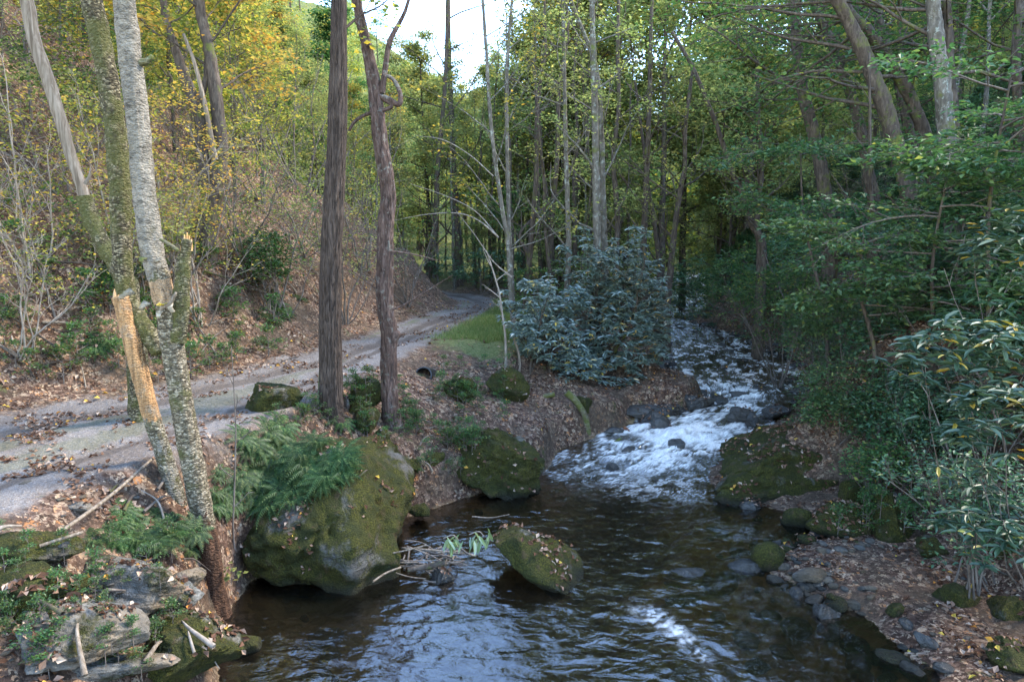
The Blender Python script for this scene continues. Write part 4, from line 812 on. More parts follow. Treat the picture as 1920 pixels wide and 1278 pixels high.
# far woods beyond the bend and up the valley sides
scatter(66, (lambda y: -.75 * y, lambda y: .95 * y), (42, 75), ['tall_yg', 'tall_yg', 'tall_green', 'tall_mix', 'tall_gold'], 'one of the yellow green trees massed at the far end of the valley', 'trees at the far end of the valley', mind=3., sc=(.6, .9))
DFP = []
while len(DFP) < 270:
    y = rg.uniform(50, 170); x = rg.uniform(-.8, 1.) * y
    if all((x - a) ** 2 + (y - b) ** 2 > 20 for a, b in DFP): DFP.append((x, y))
rng = np.random.default_rng(31); DF = MB()
for x, y in DFP:
    z = drop(x, y)[0].z if y < 69 else zat(x, y); H = rng.uniform(9, 15) * (.8 if y < 80 else 1); tube(DF, spline([(x, y, z - .3), (x + rng.normal(0, .3), y, z + H * .5), (x + rng.normal(0, .5), y, z + H * .95)], 8), np.linspace(.2, .04, 8), 5, cap=False, m=0)
    n_c = 26; cz = rng.uniform(.3, 1., n_c); cr = (1.15 - cz) ** .6 * 3.2; aa = rng.uniform(0, 6.28, n_c); cc = np.stack([x + cr * np.cos(aa) * rng.uniform(.3, 1, n_c), y + cr * np.sin(aa) * rng.uniform(.3, 1, n_c), z + cz * H], -1)
    q_ = np.repeat(cc, 70, 0) + rng.normal(0, 1, (n_c * 70, 3)) * [.75, .75, .4]; leaves(DF, q_, rng.uniform(.22, .42, len(q_)), rng, .6, .45, .1, m=1 + int(rng.integers(0, 4)))
dfo = DF.obj('distant_forest', [M['brown_bark'], M['yg'], M['mix'], M['green'], M['yg']], smooth=False); tag(dfo, kind='stuff')
scatter(16, (lambda y: -.26 * y, lambda y: -.02 * y), (34, 56), ['tall_mix', 'under_yg', 'tall_yg', 'pole'], 'one of the slim autumn trees above the bend of the gravel road', 'slim autumn trees above the road bend', mind=2.2, sc=(.5, .75))
# left hillside
scatter(34, (lambda y: -6 - 1.05 * y, lambda y: hillx(y) - 5.5), (14, 40), ['tall_yg', 'tall_mix', 'tall_green', 'tall_gold', 'pole', 'pole'], 'one of the tall autumn trees standing high on the left hillside', 'tall trees on the left hillside', mind=2.6, sc=(.65, .9))
scatter(44, (lambda y: -5 - .8 * y, lambda y: hillx(y) - 2.), (12.5, 30), ['fine_yellow', 'fine_yg', 'under_gold'], 'one of the fine leaved yellow saplings on the left slope', 'yellow saplings on the left slope', mind=1.2, sc=(.5, 1.05))
scatter(70, (lambda y: -5 - .8 * y, lambda y: hillx(y) - .9), (10, 30), ['bare'], 'one of the pale leafless shrubs on the leafy slope above the road', 'leafless shrubs above the road', mind=.9, sc=(.45, 1.05), tilt=.25)
scatter(10, (lambda y: .04 * y, lambda y: .34 * y), (28, 40), ['tall_yg', 'tall_mix'], 'one of the full green trees closing the view right of the pale trunks', 'green trees right of the pale trunks', mind=2.4, sc=(.8, 1.0))
for x_, y_, s_ in ((5.9, 27.5, .95), (8.2, 33, 1.), (3.6, 30, .9), (6.8, 36, 1.05)): inst('tall_yg', x_, y_, 'one of the full green trees closing the view right of the pale trunks', 'green trees right of the pale trunks', s_, rng=rg)
proto('dark_pole', 'tree', '', 'tree', 13, .11, 19, 'yg', 'brown_bark', limbs=9, start=.45, spread=1.9, kids=(4, 3), per=2, lsize=.13, lspread=.3, el=(.6, 1.1), wob=.05)
scatter(26, (lambda y: -.06 * y, lambda y: .27 * y), (21, 36), ['dark_pole'], 'one of the thin dark trunks crowded behind the big rhododendron', 'thin dark trunks behind the rhododendron', mind=.9, sc=(.6, 1.05), tilt=.05)
# strip between road and stream, beyond the verge
scatter(20, (lambda y: hillx(y) + 6.5, lambda y: float(cx(y)) - 2.6), (24, 42), ['under_yg', 'pole', 'under_yg', 'pole', 'under_green'], 'one of the thin trees crowded between the road and the stream', 'thin trees between road and stream', mind=1.3, sc=(.6, 1.0))
scatter(22, (-12, 14), (31, 43), ['pole', 'under_yg', 'tall_yg', 'under_yg', 'pole'], 'one of the slim trees standing behind the bend of the road', 'slim trees behind the road bend', mind=1.8, sc=(.55, .75))
# right slope
scatter(24, (lambda y: float(cx(y)) + 6, lambda y: 9 + .95 * y), (17, 42), ['tall_green', 'tall_yg', 'tall_green', 'pole'], 'one of the tall green trees higher up the right slope', 'tall trees on the right slope', mind=2.8, sc=(.65, .9))
scatter(6, (lambda y: float(cx(y)) + 4.6, lambda y: 4 + .8 * y), (12, 26), ['under_green', 'under_green', 'under_yg'], 'one of the layered green understory trees on the right slope', 'understory trees on the right slope', mind=1.8, sc=(.7, 1.1))
scatter(34, (lambda y: float(cx(y)) + 2.6, lambda y: 3 + .75 * y), (11.5, 30), ['bush_deep', 'bush_deep', 'bush_green'], 'one of the dark green bushes filling the foot of the right slope', 'bushes on the right slope', mind=1.1, sc=(.7, 1.25), ok=lambda x, y: sdf(STREAM, np.array([x]), np.array([y]))[0] > 1.9)
# extra fill: saplings and shrubs by depth
scatter(26, (lambda y: float(cx(y)) + 3.5, lambda y: 6 + .9 * y), (26, 48), ['tall_yg', 'under_yg', 'tall_mix', 'under_yg'], 'one of the yellow green trees on the far part of the right slope', 'trees on the far right slope', mind=2.2, sc=(.6, .9))
scatter(16, (lambda y: float(cx(y)) - 2.8, lambda y: float(cx(y)) + 4.5), (30, 46), ['bush_deep', 'under_yg', 'bush_green'], 'one of the shrubs closing the view where the stream bends away', 'shrubs at the head of the stream', mind=1.2, sc=(.9, 1.5), ok=lambda x, y: True)
scatter(40, (lambda y: -7 - 1.0 * y, lambda y: hillx(y) - 3.), (14, 42), ['fine_yg', 'fine_yellow', 'under_yg', 'under_gold'], 'one of the leafy saplings between the tall trees of the left hillside', 'leafy saplings on the left hillside', mind=1.8, sc=(.8, 1.3))
scatter(24, (lambda y: float(cx(y)) + 3.2, lambda y: 4.5 + .8 * y), (8.5, 16), ['bush_deep', 'bush_green', 'bush_deep'], 'one of the dense bushes on the near part of the right slope', 'bushes on the near right slope', mind=.9, sc=(.7, 1.2), ok=lambda x, y: x > 6.6 or y > 12.6)

# ------------------------------------------------------------------ rhododendrons
def whorls(mb, anch, rng, size=.145, n=(7, 11), droop=.25, out=1.2):
    Ps, Ds, Ss = [], [], []
    for p, d in anch:
        d = unit(np.array(d) * .5 + [0, 0, .9]); k = rng.integers(*n); a0 = rng.uniform(0, 6.28)
        s1 = unit(np.cross(d, [1, .2, 0])); s2 = np.cross(d, s1)
        for j in range(k):
            a = a0 + j * 2.4; up_ = rng.uniform(-.25, .45); v = s1 * math.cos(a) + s2 * math.sin(a) + d * up_
            Ps.append(p - d * rng.uniform(0, .03)); Ds.append(v * 3); Ss.append(size * rng.uniform(.7, 1.15))
    Ps, Ds, Ss = np.array(Ps), np.array(Ds), np.array(Ss)
    leaves(mb, Ps, Ss, rng, .27, .22, .05, droop, Ds, long=True)
def rhodo(root, rng, stems, mat='rhodo', wood='brown_bark', size=.145, kids=(6, 4), r=.03, keep=1., up=.06, ratio=.5, extra=None, n=(7, 11)):
    """stems: (start, direction, length)"""
    sb = MB(); anch = []
    for p, d, L in stems:
        grow(sb, rng, p, d, L, r, 0, anch, kids, up=up, wob=.14, ratio=ratio, ang=(.4, .9), flat=.3, sides=(7, 5, 4), first=.3)
    sb.obj('stems', M[wood], root)
    an = [a for i, a in enumerate(anch) if rng.random() < keep]
    if extra: an += extra
    cb = MB(); whorls(cb, an, rng, size, n); cb.obj('leaves', M[mat], root, smooth=False)
def shell(rng, c, rad, n, low=-.6):       # whorl spots spread through a bush-shaped volume, denser outside
    out = []
    while len(out) < n:
        v = unit(rng.normal(0, 1, 3)); 
        if v[2] < low: continue
        q = v * rng.uniform(.55, 1.) ** .5 * (1 + .25 * vn(v[None] * 2.2 + c[0])[0]); out.append((np.array(c) + q * rad, v))
    return out
rng = np.random.default_rng(8)
g1 = drop(*Q(1120, 700, 16.0)[:2])[0]
rb = thing('rhododendron', 'huge blue green rhododendron standing on the left bank beside the rapid', 'shrub', tuple(g1))
ex = []
for (u_, v_, y_, rad, n_) in ((1165, 640, 15.6, (1.05, .8, .85), 330), (1185, 560, 16.0, (.80, .7, .70), 210), (1172, 485, 16.3, (.55, .5, .32), 70), (1160, 530, 16.2, (.6, .5, .32), 60), (1110, 600, 16.1, (.8, .7, .85), 150), (1220, 610, 16., (.5, .6, .6), 90), (1130, 700, 15.3, (1.0, .6, .45), 150)):
    ex += shell(rng, Q(u_, v_, y_) - np.array(g1), np.array(rad), n_)
stems = [((rng.normal(0, .2), rng.normal(0, .2), -.1), (rng.normal(0, .45) + .1, rng.normal(0, .3), 1.), rng.uniform(1.8, 2.9)) for _ in range(9)]
rhodo(rb, rng, stems, 'rhodo_sky_sheen', extra=ex, size=.16, keep=.5)
g2 = drop(*Q(1030, 690, 14.6)[:2])[0]
rb = thing('rhododendron', 'low rounded rhododendron in front of and left of the huge one', 'shrub', tuple(g2)); ex = []
for (u_, v_, y_, rad, n_) in ((1035, 640, 14.6, (.75, .7, .58), 220), (1000, 535, 15.4, (.35, .4, .16), 34), (1030, 575, 15.2, (.5, .5, .3), 75), (1000, 625, 14.8, (.45, .5, .45), 80), (1080, 690, 14.4, (.6, .5, .4), 100), (1080, 560, 15.3, (.35, .4, .3), 50)):
    ex += shell(rng, Q(u_, v_, y_) - np.array(g2), np.array(rad), n_)
stems = [((rng.normal(0, .2), rng.normal(0, .2), -.1), (rng.normal(0, .5) - .1, rng.normal(0, .3), 1.), rng.uniform(1.0, 1.8)) for _ in range(8)]
rhodo(rb, rng, stems, 'rhodo_sky_sheen', extra=ex, size=.155, keep=.5)
# right hand rhododendrons, near
for (cu, cv, cy, rads, nn, lab, mt) in (
    (1800, 655, 6.6, (.62, .5, .36), 84, 'near rhododendron with broad grey green whorls halfway up the right edge', 'rhodo'),
    (1890, 800, 5.9, (.52, .5, .42), 84, 'rhododendron crowding the right edge above the gravel bar', 'rhodo'),
    (1830, 985, 6.4, (.42, .35, .18), 30, 'low rhododendron branch hanging over the leafy bar at the right edge', 'rhodo'),
    (1905, 470, 7.4, (.55, .6, .5), 60, 'rhododendron high on the right slope cut by the picture edge', 'rhodo'),
    (1870, 320, 10.5, (1.5, 1.2, .9), 170, 'big dark rhododendron high on the right slope under the canopy', 'deep'),
    (1765, 730, 9.3, (.8, .5, .45), 90, 'dark rhododendron above the long mossy boulder', 'rhodo'),
    (1640, 440, 15.5, (2.2, 1.4, .9), 190, 'dark thicket rhododendron behind the leaning trunks', 'deep'),
    (1870, 610, 8.5, (.8, .8, .6), 90, 'dark rhododendron behind the near broad leaved one', 'deep'),
    (1330, 520, 25., (1.6, 1.2, .9), 150, 'rounded dark rhododendron at the head of the stream', 'deep'),
    (1430, 545, 21., (1.2, .9, .8), 130, 'dark rhododendron leaning over the upper run of the stream', 'deep'),
    (1290, 575, 24., (.9, .8, .7), 80, 'small grey green rhododendron beside the far end of the stream', 'rhodo')):
    c_ = Q(cu, cv, cy); off_ = (.95, .55) if cy < 8 else (.3, .1); g_ = drop(c_[0] + off_[0], c_[1] + off_[1])[0]; root = thing('rhododendron', lab, 'shrub', tuple(g_)); rel = c_ - np.array(g_)
    ex = shell(rng, rel, np.array(rads), nn); sb = []
    for _ in range(4): 
        tgt = rel + rng.normal(0, .6, 3) * np.array(rads); sb.append(((rng.normal(0, .1), rng.normal(0, .1), -.1), unit(tgt), float(np.linalg.norm(tgt)) * 1.0))
    rhodo(root, rng, sb, mt, 'darktwig', size=.16 if mt != 'deep' else .15, kids=(3, 3), r=.011, keep=.22, up=.0, ratio=.3, extra=ex)

# layered boughs and bushes on the right bank
def bough(name, label, p0, d, L, seed, mat='beech', size=.085, per=6, r=.02, kids=(9, 5), spread=.10, cat='branch', droop=-.01):
    rng = np.random.default_rng(seed); root = thing(name, label, cat, tuple(p0)); lb = MB(); anch = []
    grow(lb, rng, (0, 0, 0), d, L, r, 0, anch, kids, up=droop, wob=.07, ratio=.5, ang=(.6, 1.0), flat=.93, first=.12); lb.obj('limb', M['darktwig'], root)
    cb = MB(); sprays(cb, anch, rng, per, size, spread, .22, tilt=.22, aspect=.5, outw=.8); cb.obj('foliage', M[mat], root, smooth=False)
UND = [ # understory trees: base picture point, distance, heights of tiers (v), length
 ((1745, 600), 9.6, [(1760, 340, 2.2), (1660, 400, 2.4), (1720, 470, 2.2), (1760, 530, 2.0)], 'small tree with flat tiers of fresh green leaves in front of the leaning trunks'),
 ((1640, 650), 10.4, [(1600, 470, 2.0), (1560, 540, 1.9), (1530, 590, 1.8)], 'small tree reaching green boughs over the stream bank'),
 ((1850, 420), 9.0, [(1880, 150, 2.2), (1860, 230, 2.0), (1900, 300, 1.8)], 'understory tree with sunny green tiers near the upper right corner'),
 ((1570, 560), 13.5, [(1480, 280, 2.4), (1500, 390, 2.4)], 'slender understory tree with drooping tiers between the dark trunks')]
for i, (bp, y, tiers, lab) in enumerate(UND):
    b = Q(*bp, y); b[2] = drop(b[0], y)[0].z - .1; root = thing('tree', lab, 'tree', tuple(b)); top = Q(tiers[0][0] + 20, tiers[0][1] - 30, y + .3)
    mb = MB(); tr = spline([b - b, (top - b) * .35 + [.1, 0, 0], (top - b) * .7 - [.1, 0, 0], top - b], 40); tube(mb, tr, np.linspace(.05, .012, 40), 9, ridge=.08, flare=.3); mb.obj('trunk', M['brown_bark'], root)
    rng = np.random.default_rng(500 + i); lb = MB(); anch = []
    for j, (tu, tv, L) in enumerate(tiers):
        k = int(np.argmin(np.abs(tr[:, 2] + b[2] - Q(tu, tv, y)[2])))
        for az in (math.pi + rng.normal(0, .35), math.pi * 1.5 + rng.normal(0, .35), rng.uniform(0, 6.28), .0 + rng.normal(0, .5)):
            grow(lb, rng, tr[k] + [0, 0, rng.normal(0, .12)], (math.cos(az), math.sin(az), rng.uniform(0, .45)), L * rng.uniform(.5, .75), .016, 0, anch, (8, 5), up=-.03, wob=.10, ratio=.45, ang=(.6, 1.), flat=.8, first=.15)
    lb.obj('limbs', M['darktwig'], root); cb = MB(); sprays(cb, anch, rng, 4, .10, .10, .3, tilt=.35, aspect=.55, outw=.8, droop=.15, keep=.8); cb.obj('crown', M['beech'], root, smooth=False)
def bush(u_, v_, y_, rads, n, label, mat='beech', size=.06, seed=1, per=9, wood='darktwig', cat='shrub', name='shrub'):
    rng = np.random.default_rng(seed); k_ = 1.
    if y_ < 0: y0 = -y_; hp = G(u_, min(v_ + 170, 700))[0]; y_ = max(y0, min(hp.y if hp else y0 * 1.5, 30)); k_ = y_ / y0; rads = tuple(a * k_ for a in rads); n = int(n * 1.3)
    c = Q(u_, v_, y_); g = drop(c[0], c[1])[0]; root = thing(name, label, cat, tuple(g)); rel = c - np.array(g); sp = shell(rng, rel, np.array(rads), n, -.75)
    mb = MB()
    tip = []
    for p, v in sp[::max(1, len(sp) // 6)]:
        L_ = float(np.linalg.norm(p)); grow(mb, rng, (rng.normal(0, .08), rng.normal(0, .08), -.08), unit(unit(p) + rng.normal(0, .12, 3)), L_ * 1.05, .006 + .006 * L_, 0, tip, (6, 4), up=.03, wob=.16, ratio=.4, sides=(5, 3, 3), first=.35)
    sp = sp + tip[::4]
    mb.obj('stems', M[wood], root); cb = MB(); sprays(cb, sp, rng, per, size, .09, .4, tilt=.4, aspect=.55, outw=.5); cb.obj('foliage', M[mat], root, smooth=False)
bush(1610, 725, G(1600, 765)[0].y - .1, (1.0, .45, .48), 300, 'fine leaved green shrub hanging over the water above the long mossy boulder', seed=1)
bush(1575, 765, G(1575, 795)[0].y - .1, (.6, .35, .32), 170, 'feathery green shrub touching the rapid at the right bank', seed=2)
bush(1740, 790, G(1740, 840)[0].y - .1, (.6, .45, .42), 170, 'leafy shrub right behind the end of the long mossy boulder', seed=3)
bush(1600, 600, 12.2, (1.1, .6, .45), 260, 'broad light green bush reaching over the right bank', seed=4, size=.085)
bush(1470, 545, 16.5, (1.3, .7, .55), 220, 'green bush with yellowing leaves at the bend of the right bank', 'green', seed=5, size=.09)
bush(1545, 600, 16.5, (1.0, .5, .5), 150, 'dark bush low over the water on the right bank', 'deep', seed=6, size=.08)
bush(1770, 780, 9.0, (.7, .5, .5), 200, 'green shrub between the two near rhododendrons', seed=7, mat='deep')
bush(1830, 900, 6.9, (.5, .4, .26), 90, 'dark low shrub over the shaded hollow above the gravel bar', seed=8, mat='deep')
bush(1650, 860, 8.9, (.35, .25, .22), 70, 'yellowish seedling shrub growing over the right boulder', seed=9, mat='green')
bush(1460, 500, 21, (1.6, 1., .9), 240, 'rounded green bush on the far right bank below the multi stemmed tree', 'green', seed=41, size=.10)
bush(1400, 530, 24, (1.8, 1., .9), 220, 'mid green bush beyond the dark rhododendron of the upper run', 'beech', seed=42, size=.11)
bush(1540, 470, 18, (1.4, 1., .8), 200, 'dark bush on the right slope beneath the leaning trunks', 'deep', seed=43, size=.09)
bush(1225, 550, 31, (1.2, .9, .9), 200, 'low green bush leaning over the left side of the stream head', 'green', seed=44, size=.11)
bush(1300, 552, 31, (1.6, .9, 1.2), 260, 'dark bush blocking the view up the stream where it bends', 'deep', seed=45, size=.11)
bush(1270, 500, 34, (2.4, 1.2, 1.6), 300, 'large yellow green bush behind the stream bend', 'yg', seed=46, size=.13)
bush(1680, 770, G(1680, 820)[0].y - .15, (.65, .4, .5), 200, 'dense dark green shrub on the bank above the long mossy boulder', 'deep', seed=47, size=.065)
bush(1600, 650, 14.2, (.9, .5, .4), 150, 'dark green shrub overhanging the stream opposite the big rhododendron', seed=10, mat='deep')
# bushes of the left side
_n0 = set(COL.objects)
for i, (u_, v_, rr_) in enumerate(((480, 200, 1.3), (560, 300, 1.2), (440, 330, 1.1), (520, 420, .9), (680, 330, 1.2), (560, 150, 1.3), (250, 420, .8), (70, 430, .9), (420, 130, 1.2), (300, 380, .8), (640, 430, 1.), (760, 400, 1.3))):
    bush(u_, v_, -11.5, (rr_, rr_ * .8, rr_), 150, 'shrub with thin twigs and small yellow green leaves scattered over the left slope', ('yg', 'mix', 'yg', 'green')[i % 4], seed=60 + i, size=.07, per=5, wood='darktwig')
for o_ in set(COL.objects) - _n0:
    if o_.get('category') == 'shrub': o_['group'] = 'twiggy shrubs of the left slope'

bush(500, 480, 14.5, (.5, .5, .6), 110, 'young evergreen with drooping green sprays above the road', 'fern', seed=11, size=.09, name='conifer_sapling', cat='sapling')
bush(900, 500, 28, (2.4, 1, .7), 160, 'dark green bushes at the bend of the gravel road', 'deep', seed=12, size=.13)
bush(1060, 530, 21, (2., 1, .6), 160, 'green bushes behind the left part of the big rhododendron', 'green', seed=13, size=.11)
bush(60, 330, -9.5, (1.2, .8, 1.2), 190, 'yellow leaved bush at the left edge below the dead trunk', 'mix', seed=14, size=.07, per=6, wood='paletwig')
bush(330, 300, -10.5, (.7, .7, 1.3), 170, 'golden leaved shrub just right of the birch stems', 'gold', seed=15, size=.075, per=5, wood='paletwig')
bush(200, 260, -11, (.8, .7, .9), 140, 'yellow leaved shrub between the dead trunk and the birch', 'mix', seed=16, size=.075, per=5, wood='paletwig')
bush(150, 120, -13, (1.3, .8, .9), 130, 'fresh green branches of a bush in the upper left', 'green', seed=17, size=.1, per=7)
bush(90, 190, -12, (1.5, .8, .6), 140, 'pale green bush in the upper left corner', 'yg', seed=18, size=.08, per=5)
bush(360, 420, -12.5, (.9, .6, .5), 90, 'thin yellow bush at the foot of the forked tree', 'mix', seed=19, size=.06, per=4, wood='paletwig')
bush(20, 480, -9.5, (1.0, .6, .6), 110, 'bramble with sparse yellow leaves at the left edge of the slope', 'mix', seed=20, size=.055, per=3, wood='paletwig')

# ------------------------------------------------------------------ ferns, ground plants
def fern_mesh():
    rng = np.random.default_rng(3); mb = MB()
    for f in range(11):
        az = f * 2.4; L = rng.uniform(.26, .42); n = 15; t_ = np.linspace(0, 1, n); x = L * t_ * .9; z = L * (.75 * t_ - .85 * t_ ** 2) * rng.uniform(.7, 1.2)
        c = np.stack([x * math.cos(az), x * math.sin(az), z], -1); tube(mb, c, .0025, 3, cap=False)
        for i in range(2, n):
            for s_ in (-1, 1):
                w = .055 * math.sin(math.pi * min(1, .25 + t_[i] * .75)) + .008; d = np.array([-math.sin(az) * s_, math.cos(az) * s_, -.25]) + .45 * np.array([math.cos(az), math.sin(az), 0]); d = unit(d)
                a = c[i]; k = np.array([math.cos(az), math.sin(az), 0]) * .009; mb.add([a - k, a + k, a + d * w + k * .4, a + d * w - k * .2 - [0, 0, .004]], [[0, 1, 2, 3]])
    return mb.mesh('fronds', M['fern'], False)
fm_ = fern_mesh(); rg = random.Random(9)
def fern(x, y, label, group, sc):
    p, n = drop(x, y); r = thing('fern', label, 'fern', tuple(p), group, rg.uniform(0, 6)); q = Vector((0, 0, 1)).rotation_difference(Vector(n).lerp(Vector((0, 0, 1)), .35).normalized()); r.rotation_mode = 'QUATERNION'; r.rotation_quaternion = q; r.scale = (sc,) * 3
    o = bpy.data.objects.new('fronds', fm_); COL.objects.link(o); o.parent = r
for k in range(62):
    for _ in range(20):
        u_, v_ = rg.gauss(540, 60), rg.gauss(870, 50)
        if 440 < u_ < 660 and 765 < v_ < 950: break
    h = G(u_, v_)[0]; fern(h.x, h.y, 'one of the dark green ferns matted over the top of the huge boulder', 'ferns on the huge boulder', rg.uniform(.7, 1.1))
for k in range(46):
    u_, v_ = rg.gauss(285, 55), rg.gauss(1000, 32)
    if rg.random() < .2: u_, v_ = rg.uniform(400, 440), rg.uniform(880, 960)
    h = G(u_, v_)[0]; fern(h.x, h.y, 'one of the low ferns in the patch on the bank behind the birch foot', 'ferns on the left bank', rg.uniform(.45, .75))
for (u_, v_, s_) in ((515, 575, 1.3), (505, 600, 1.2), (180, 650, 1.1), (205, 640, 1.), (530, 590, 1.1), (495, 640, .9), (560, 560, 1.)):
    h = G(u_, v_)[0]; fern(h.x, h.y, 'one of the ferns dotted over the leafy slope above the road', 'ferns on the slope above the road', s_)
def plants(n, box, label, group, key='sprig', sc=(.6, 1.2)):
    for k in range(n):
        h = G(rg.uniform(box[0], box[2]), rg.uniform(box[1], box[3]))[0]
        if sdf(STREAM, np.array([h.x]), np.array([h.y]))[0] < .05 or sdf(ROAD, np.array([h.x]), np.array([h.y]))[0] < .15: continue
        c = copy_tree(PROT[key], tuple(h), rg.uniform(0, 6), rg.uniform(*sc), label, group); c['category'] = 'plant'
plants(90, (640, 720, 960, 900), 'one of the small green seedlings on the bank between trunks and pool', 'seedlings on the middle bank', sc=(.35, .7))
plants(22, (820, 690, 970, 760), 'one of the leafy seedlings around the drain pipe and mossy rocks', 'seedlings by the drain pipe', sc=(.3, .6))
plants(50, (0, 980, 330, 1260), 'one of the tiny green plants among the slab stones lower left', 'plants among the slab stones', sc=(.2, .45))
plants(85, (0, 470, 560, 720), 'one of the small plants dotted over the brown leaf slope', 'plants on the leaf slope', sc=(.5, 1.3))
plants(30, (1560, 880, 1900, 1010), 'one of the small plants around the mossy rocks of the right bank', 'plants on the right bank', sc=(.4, .8))
plants(26, (420, 750, 640, 800), 'one of the weedy plants along the road edge above the ferns', 'plants along the road edge', sc=(.3, .6))
plants(14, (840, 820, 960, 860), 'one of the light green seedlings on top of the pool boulder', 'seedlings on the pool boulder', sc=(.4, .8))

# ------------------------------------------------------------------ drain pipe, logs, sticks, driftwood
h = G(797, 706)[0]; mb = MB()
t = NT('black_plastic'); M['plastic'] = t.out(t.diffuse((.012, .013, .015, 1), .35, .5))
pr = thing('drain_pipe', 'open end of a black plastic drain pipe poking out of the bank', 'pipe', (h.x, h.y + .12, h.z - .01)); pr.rotation_euler = (R(-14), 0, R(-12))
n_ = 28; yy = np.linspace(-.15, 1.1, 30); tube(mb, np.stack([0 * yy, yy, 0 * yy], -1), .165 + .008 * (np.arange(30) % 2), n_, cap=False); mb.obj('shell', M['plastic'], pr)
mb = MB(); tube(mb, np.stack([0 * yy, yy[::-1], 0 * yy], -1), .15, n_, cap=False); 
a = np.arange(n_) / n_ * 2 * math.pi; c_ = np.stack([np.cos(a), 0 * a, np.sin(a)], -1); mb.add(np.vstack([c_ * .15 + [0, -.151, 0], c_ * .168 + [0, -.151, 0]]), [[i, (i + 1) % n_, n_ + (i + 1) % n_, n_ + i] for i in range(n_)]); mb.obj('liner', M['plastic'], pr)
def log(px, y, r0, r1, label, mat='mossbark', name='log', cat='log', sides=12, ridge=.12):
    pts = trunk_pts(px, y, 26); b = pts[0].copy(); mb = MB(); tube(mb, pts - b, np.linspace(r0, r1, 26), sides, ridge=ridge, rough=.004 if r0 > .02 else 0, seed=int(px[0][0])); o = mb.obj(name, M[mat]); o.location = b; tag(o, label, cat)
yA = G(1100, 800)[0].y
log([(1062, 735), (1080, 752), (1095, 775), (1102, 800), (1106, 830)], yA, .07, .05, 'thick crooked mossy root arching down to the waterline under the rhododendron', name='root', cat='root')
log([(1040, 738), (1015, 746), (998, 762), (985, 782)], yA + .3, .05, .03, 'curved mossy root left of the crooked one', name='root', cat='root')
log([(925, 762), (950, 772), (975, 785), (1000, 792)], yA + .3, .055, .045, 'mossy log lying between the mossy rock and the roots')
log([(968, 752), (975, 768), (988, 790)], yA + .15, .018, .03, 'grey split stake leaning among the roots', 'bone', 'stick', 'stick')
log([(960, 625), (972, 660), (975, 690), (965, 715)], yA + .9, .02, .03, 'bleached crooked stem left of the low rhododendron', 'bone', 'stick', 'stick')
log([(1108, 830), (1140, 835), (1165, 822)], yA - .2, .05, .03, 'wet dark root end lying at the edge of the rapid', 'brown_bark', 'root', 'root')
log([(1170, 800), (1178, 808), (1188, 820)], G(1178, 812)[0].y, .03, .05, 'orange brown broken wood chunk by the round rapid rock', 'redwood', 'driftwood', 'wood')
b = G(118, 1003)[0]; e = G(288, 898)[0]
mb = MB(); tube(mb, spline([(0, 0, .04), ((e.x - b.x) * .5, (e.y - b.y) * .5, (e.z - b.z) * .5 + .10), (e.x - b.x, e.y - b.y, e.z - b.z + .22)], 24), np.linspace(.018, .012, 24), 8, ridge=.1); o = mb.obj('stick', M['bone']); o.location = b; tag(o, 'long bare pale stick lying across the left bank', 'stick')
b = G(75, 1030)[0]; mb = MB(); tube(mb, spline([(0, 0, .03), (.12, .1, .05), (.22, .2, .06)], 10), .014, 7); o = mb.obj('stick', M['bone']); o.location = b; tag(o, 'short pale stick in line with the long one at the left edge', 'stick')
rng = np.random.default_rng(12)
cD = P(800, 1050, .12)
for k in range(38):
    a = rng.uniform(0, math.pi); L = rng.uniform(.25, .7); d = np.array([math.cos(a), math.sin(a) * .5, rng.normal(0, .25)]) * L / 2; c = cD + rng.normal(0, 1, 3) * [.22, .15, .07]
    mb = MB(); tube(mb, spline([-d, rng.normal(0, .02, 3), d], 8), rng.uniform(.006, .015), 5); o = mb.obj('twig', M['darktwig' if k % 3 else 'bone']); o.location = c; tag(o, 'one of the broken twigs heaped between the huge boulder and the wedge rock', 'twig', 'driftwood twigs in the pool')
log([(765, 1068), (800, 1062), (835, 1055)], 7.5, .03, .035, 'stout driftwood stick at the bottom of the twig heap', 'brown_bark', 'stick', 'stick')
log([(885, 968), (920, 970), (955, 964)], P(920, 968, .02)[1], .012, .006, 'thin pale stick floating in the pool below the mossy boulder', 'bone', 'stick', 'stick')
for nm, (u0, v0, y0), n_l in (('hanging rhododendron sprig with pale drooping leaves left of the wedge rock', (850, 1012, 7.55), 9), ('second hanging rhododendron sprig touching the wedge rock', (898, 1005, 7.7), 8)):
    c = Q(u0, v0, y0); root = thing('sprig', nm, 'branch', tuple(c)); mb = MB(); tube(mb, spline([(-.12, .05, .0), (0, 0, .06), (.06, 0, 0)], 10), .006, 5); mb.obj('twig', M['paletwig'], root)
    cb = MB(); pz = rng.normal(0, .045, (n_l * 2, 3)) * [1.6, 1, .6]; leaves(cb, pz, .17 * rng.uniform(.7, 1.1, n_l * 2), rng, .26, .5, .05, 1.6, None, long=True); cb.obj('leaves', M['paleleaf'], root, smooth=False)
b = Q(432, 1075, 6.7); root = thing('seedling', 'bright yellow green seedling beside the foot of the birch', 'plant', tuple(b)); mb = MB(); tube(mb, spline([(0, 0, -.12), (.02, 0, 0), (0, 0, .1)], 8), .004, 4); mb.obj('stem', M['darktwig'], root)
cb = MB(); leaves(cb, rng.normal(0, .055, (16, 3)), .07, rng, .6, .5); cb.obj('leaves', M['yg'], root, smooth=False)
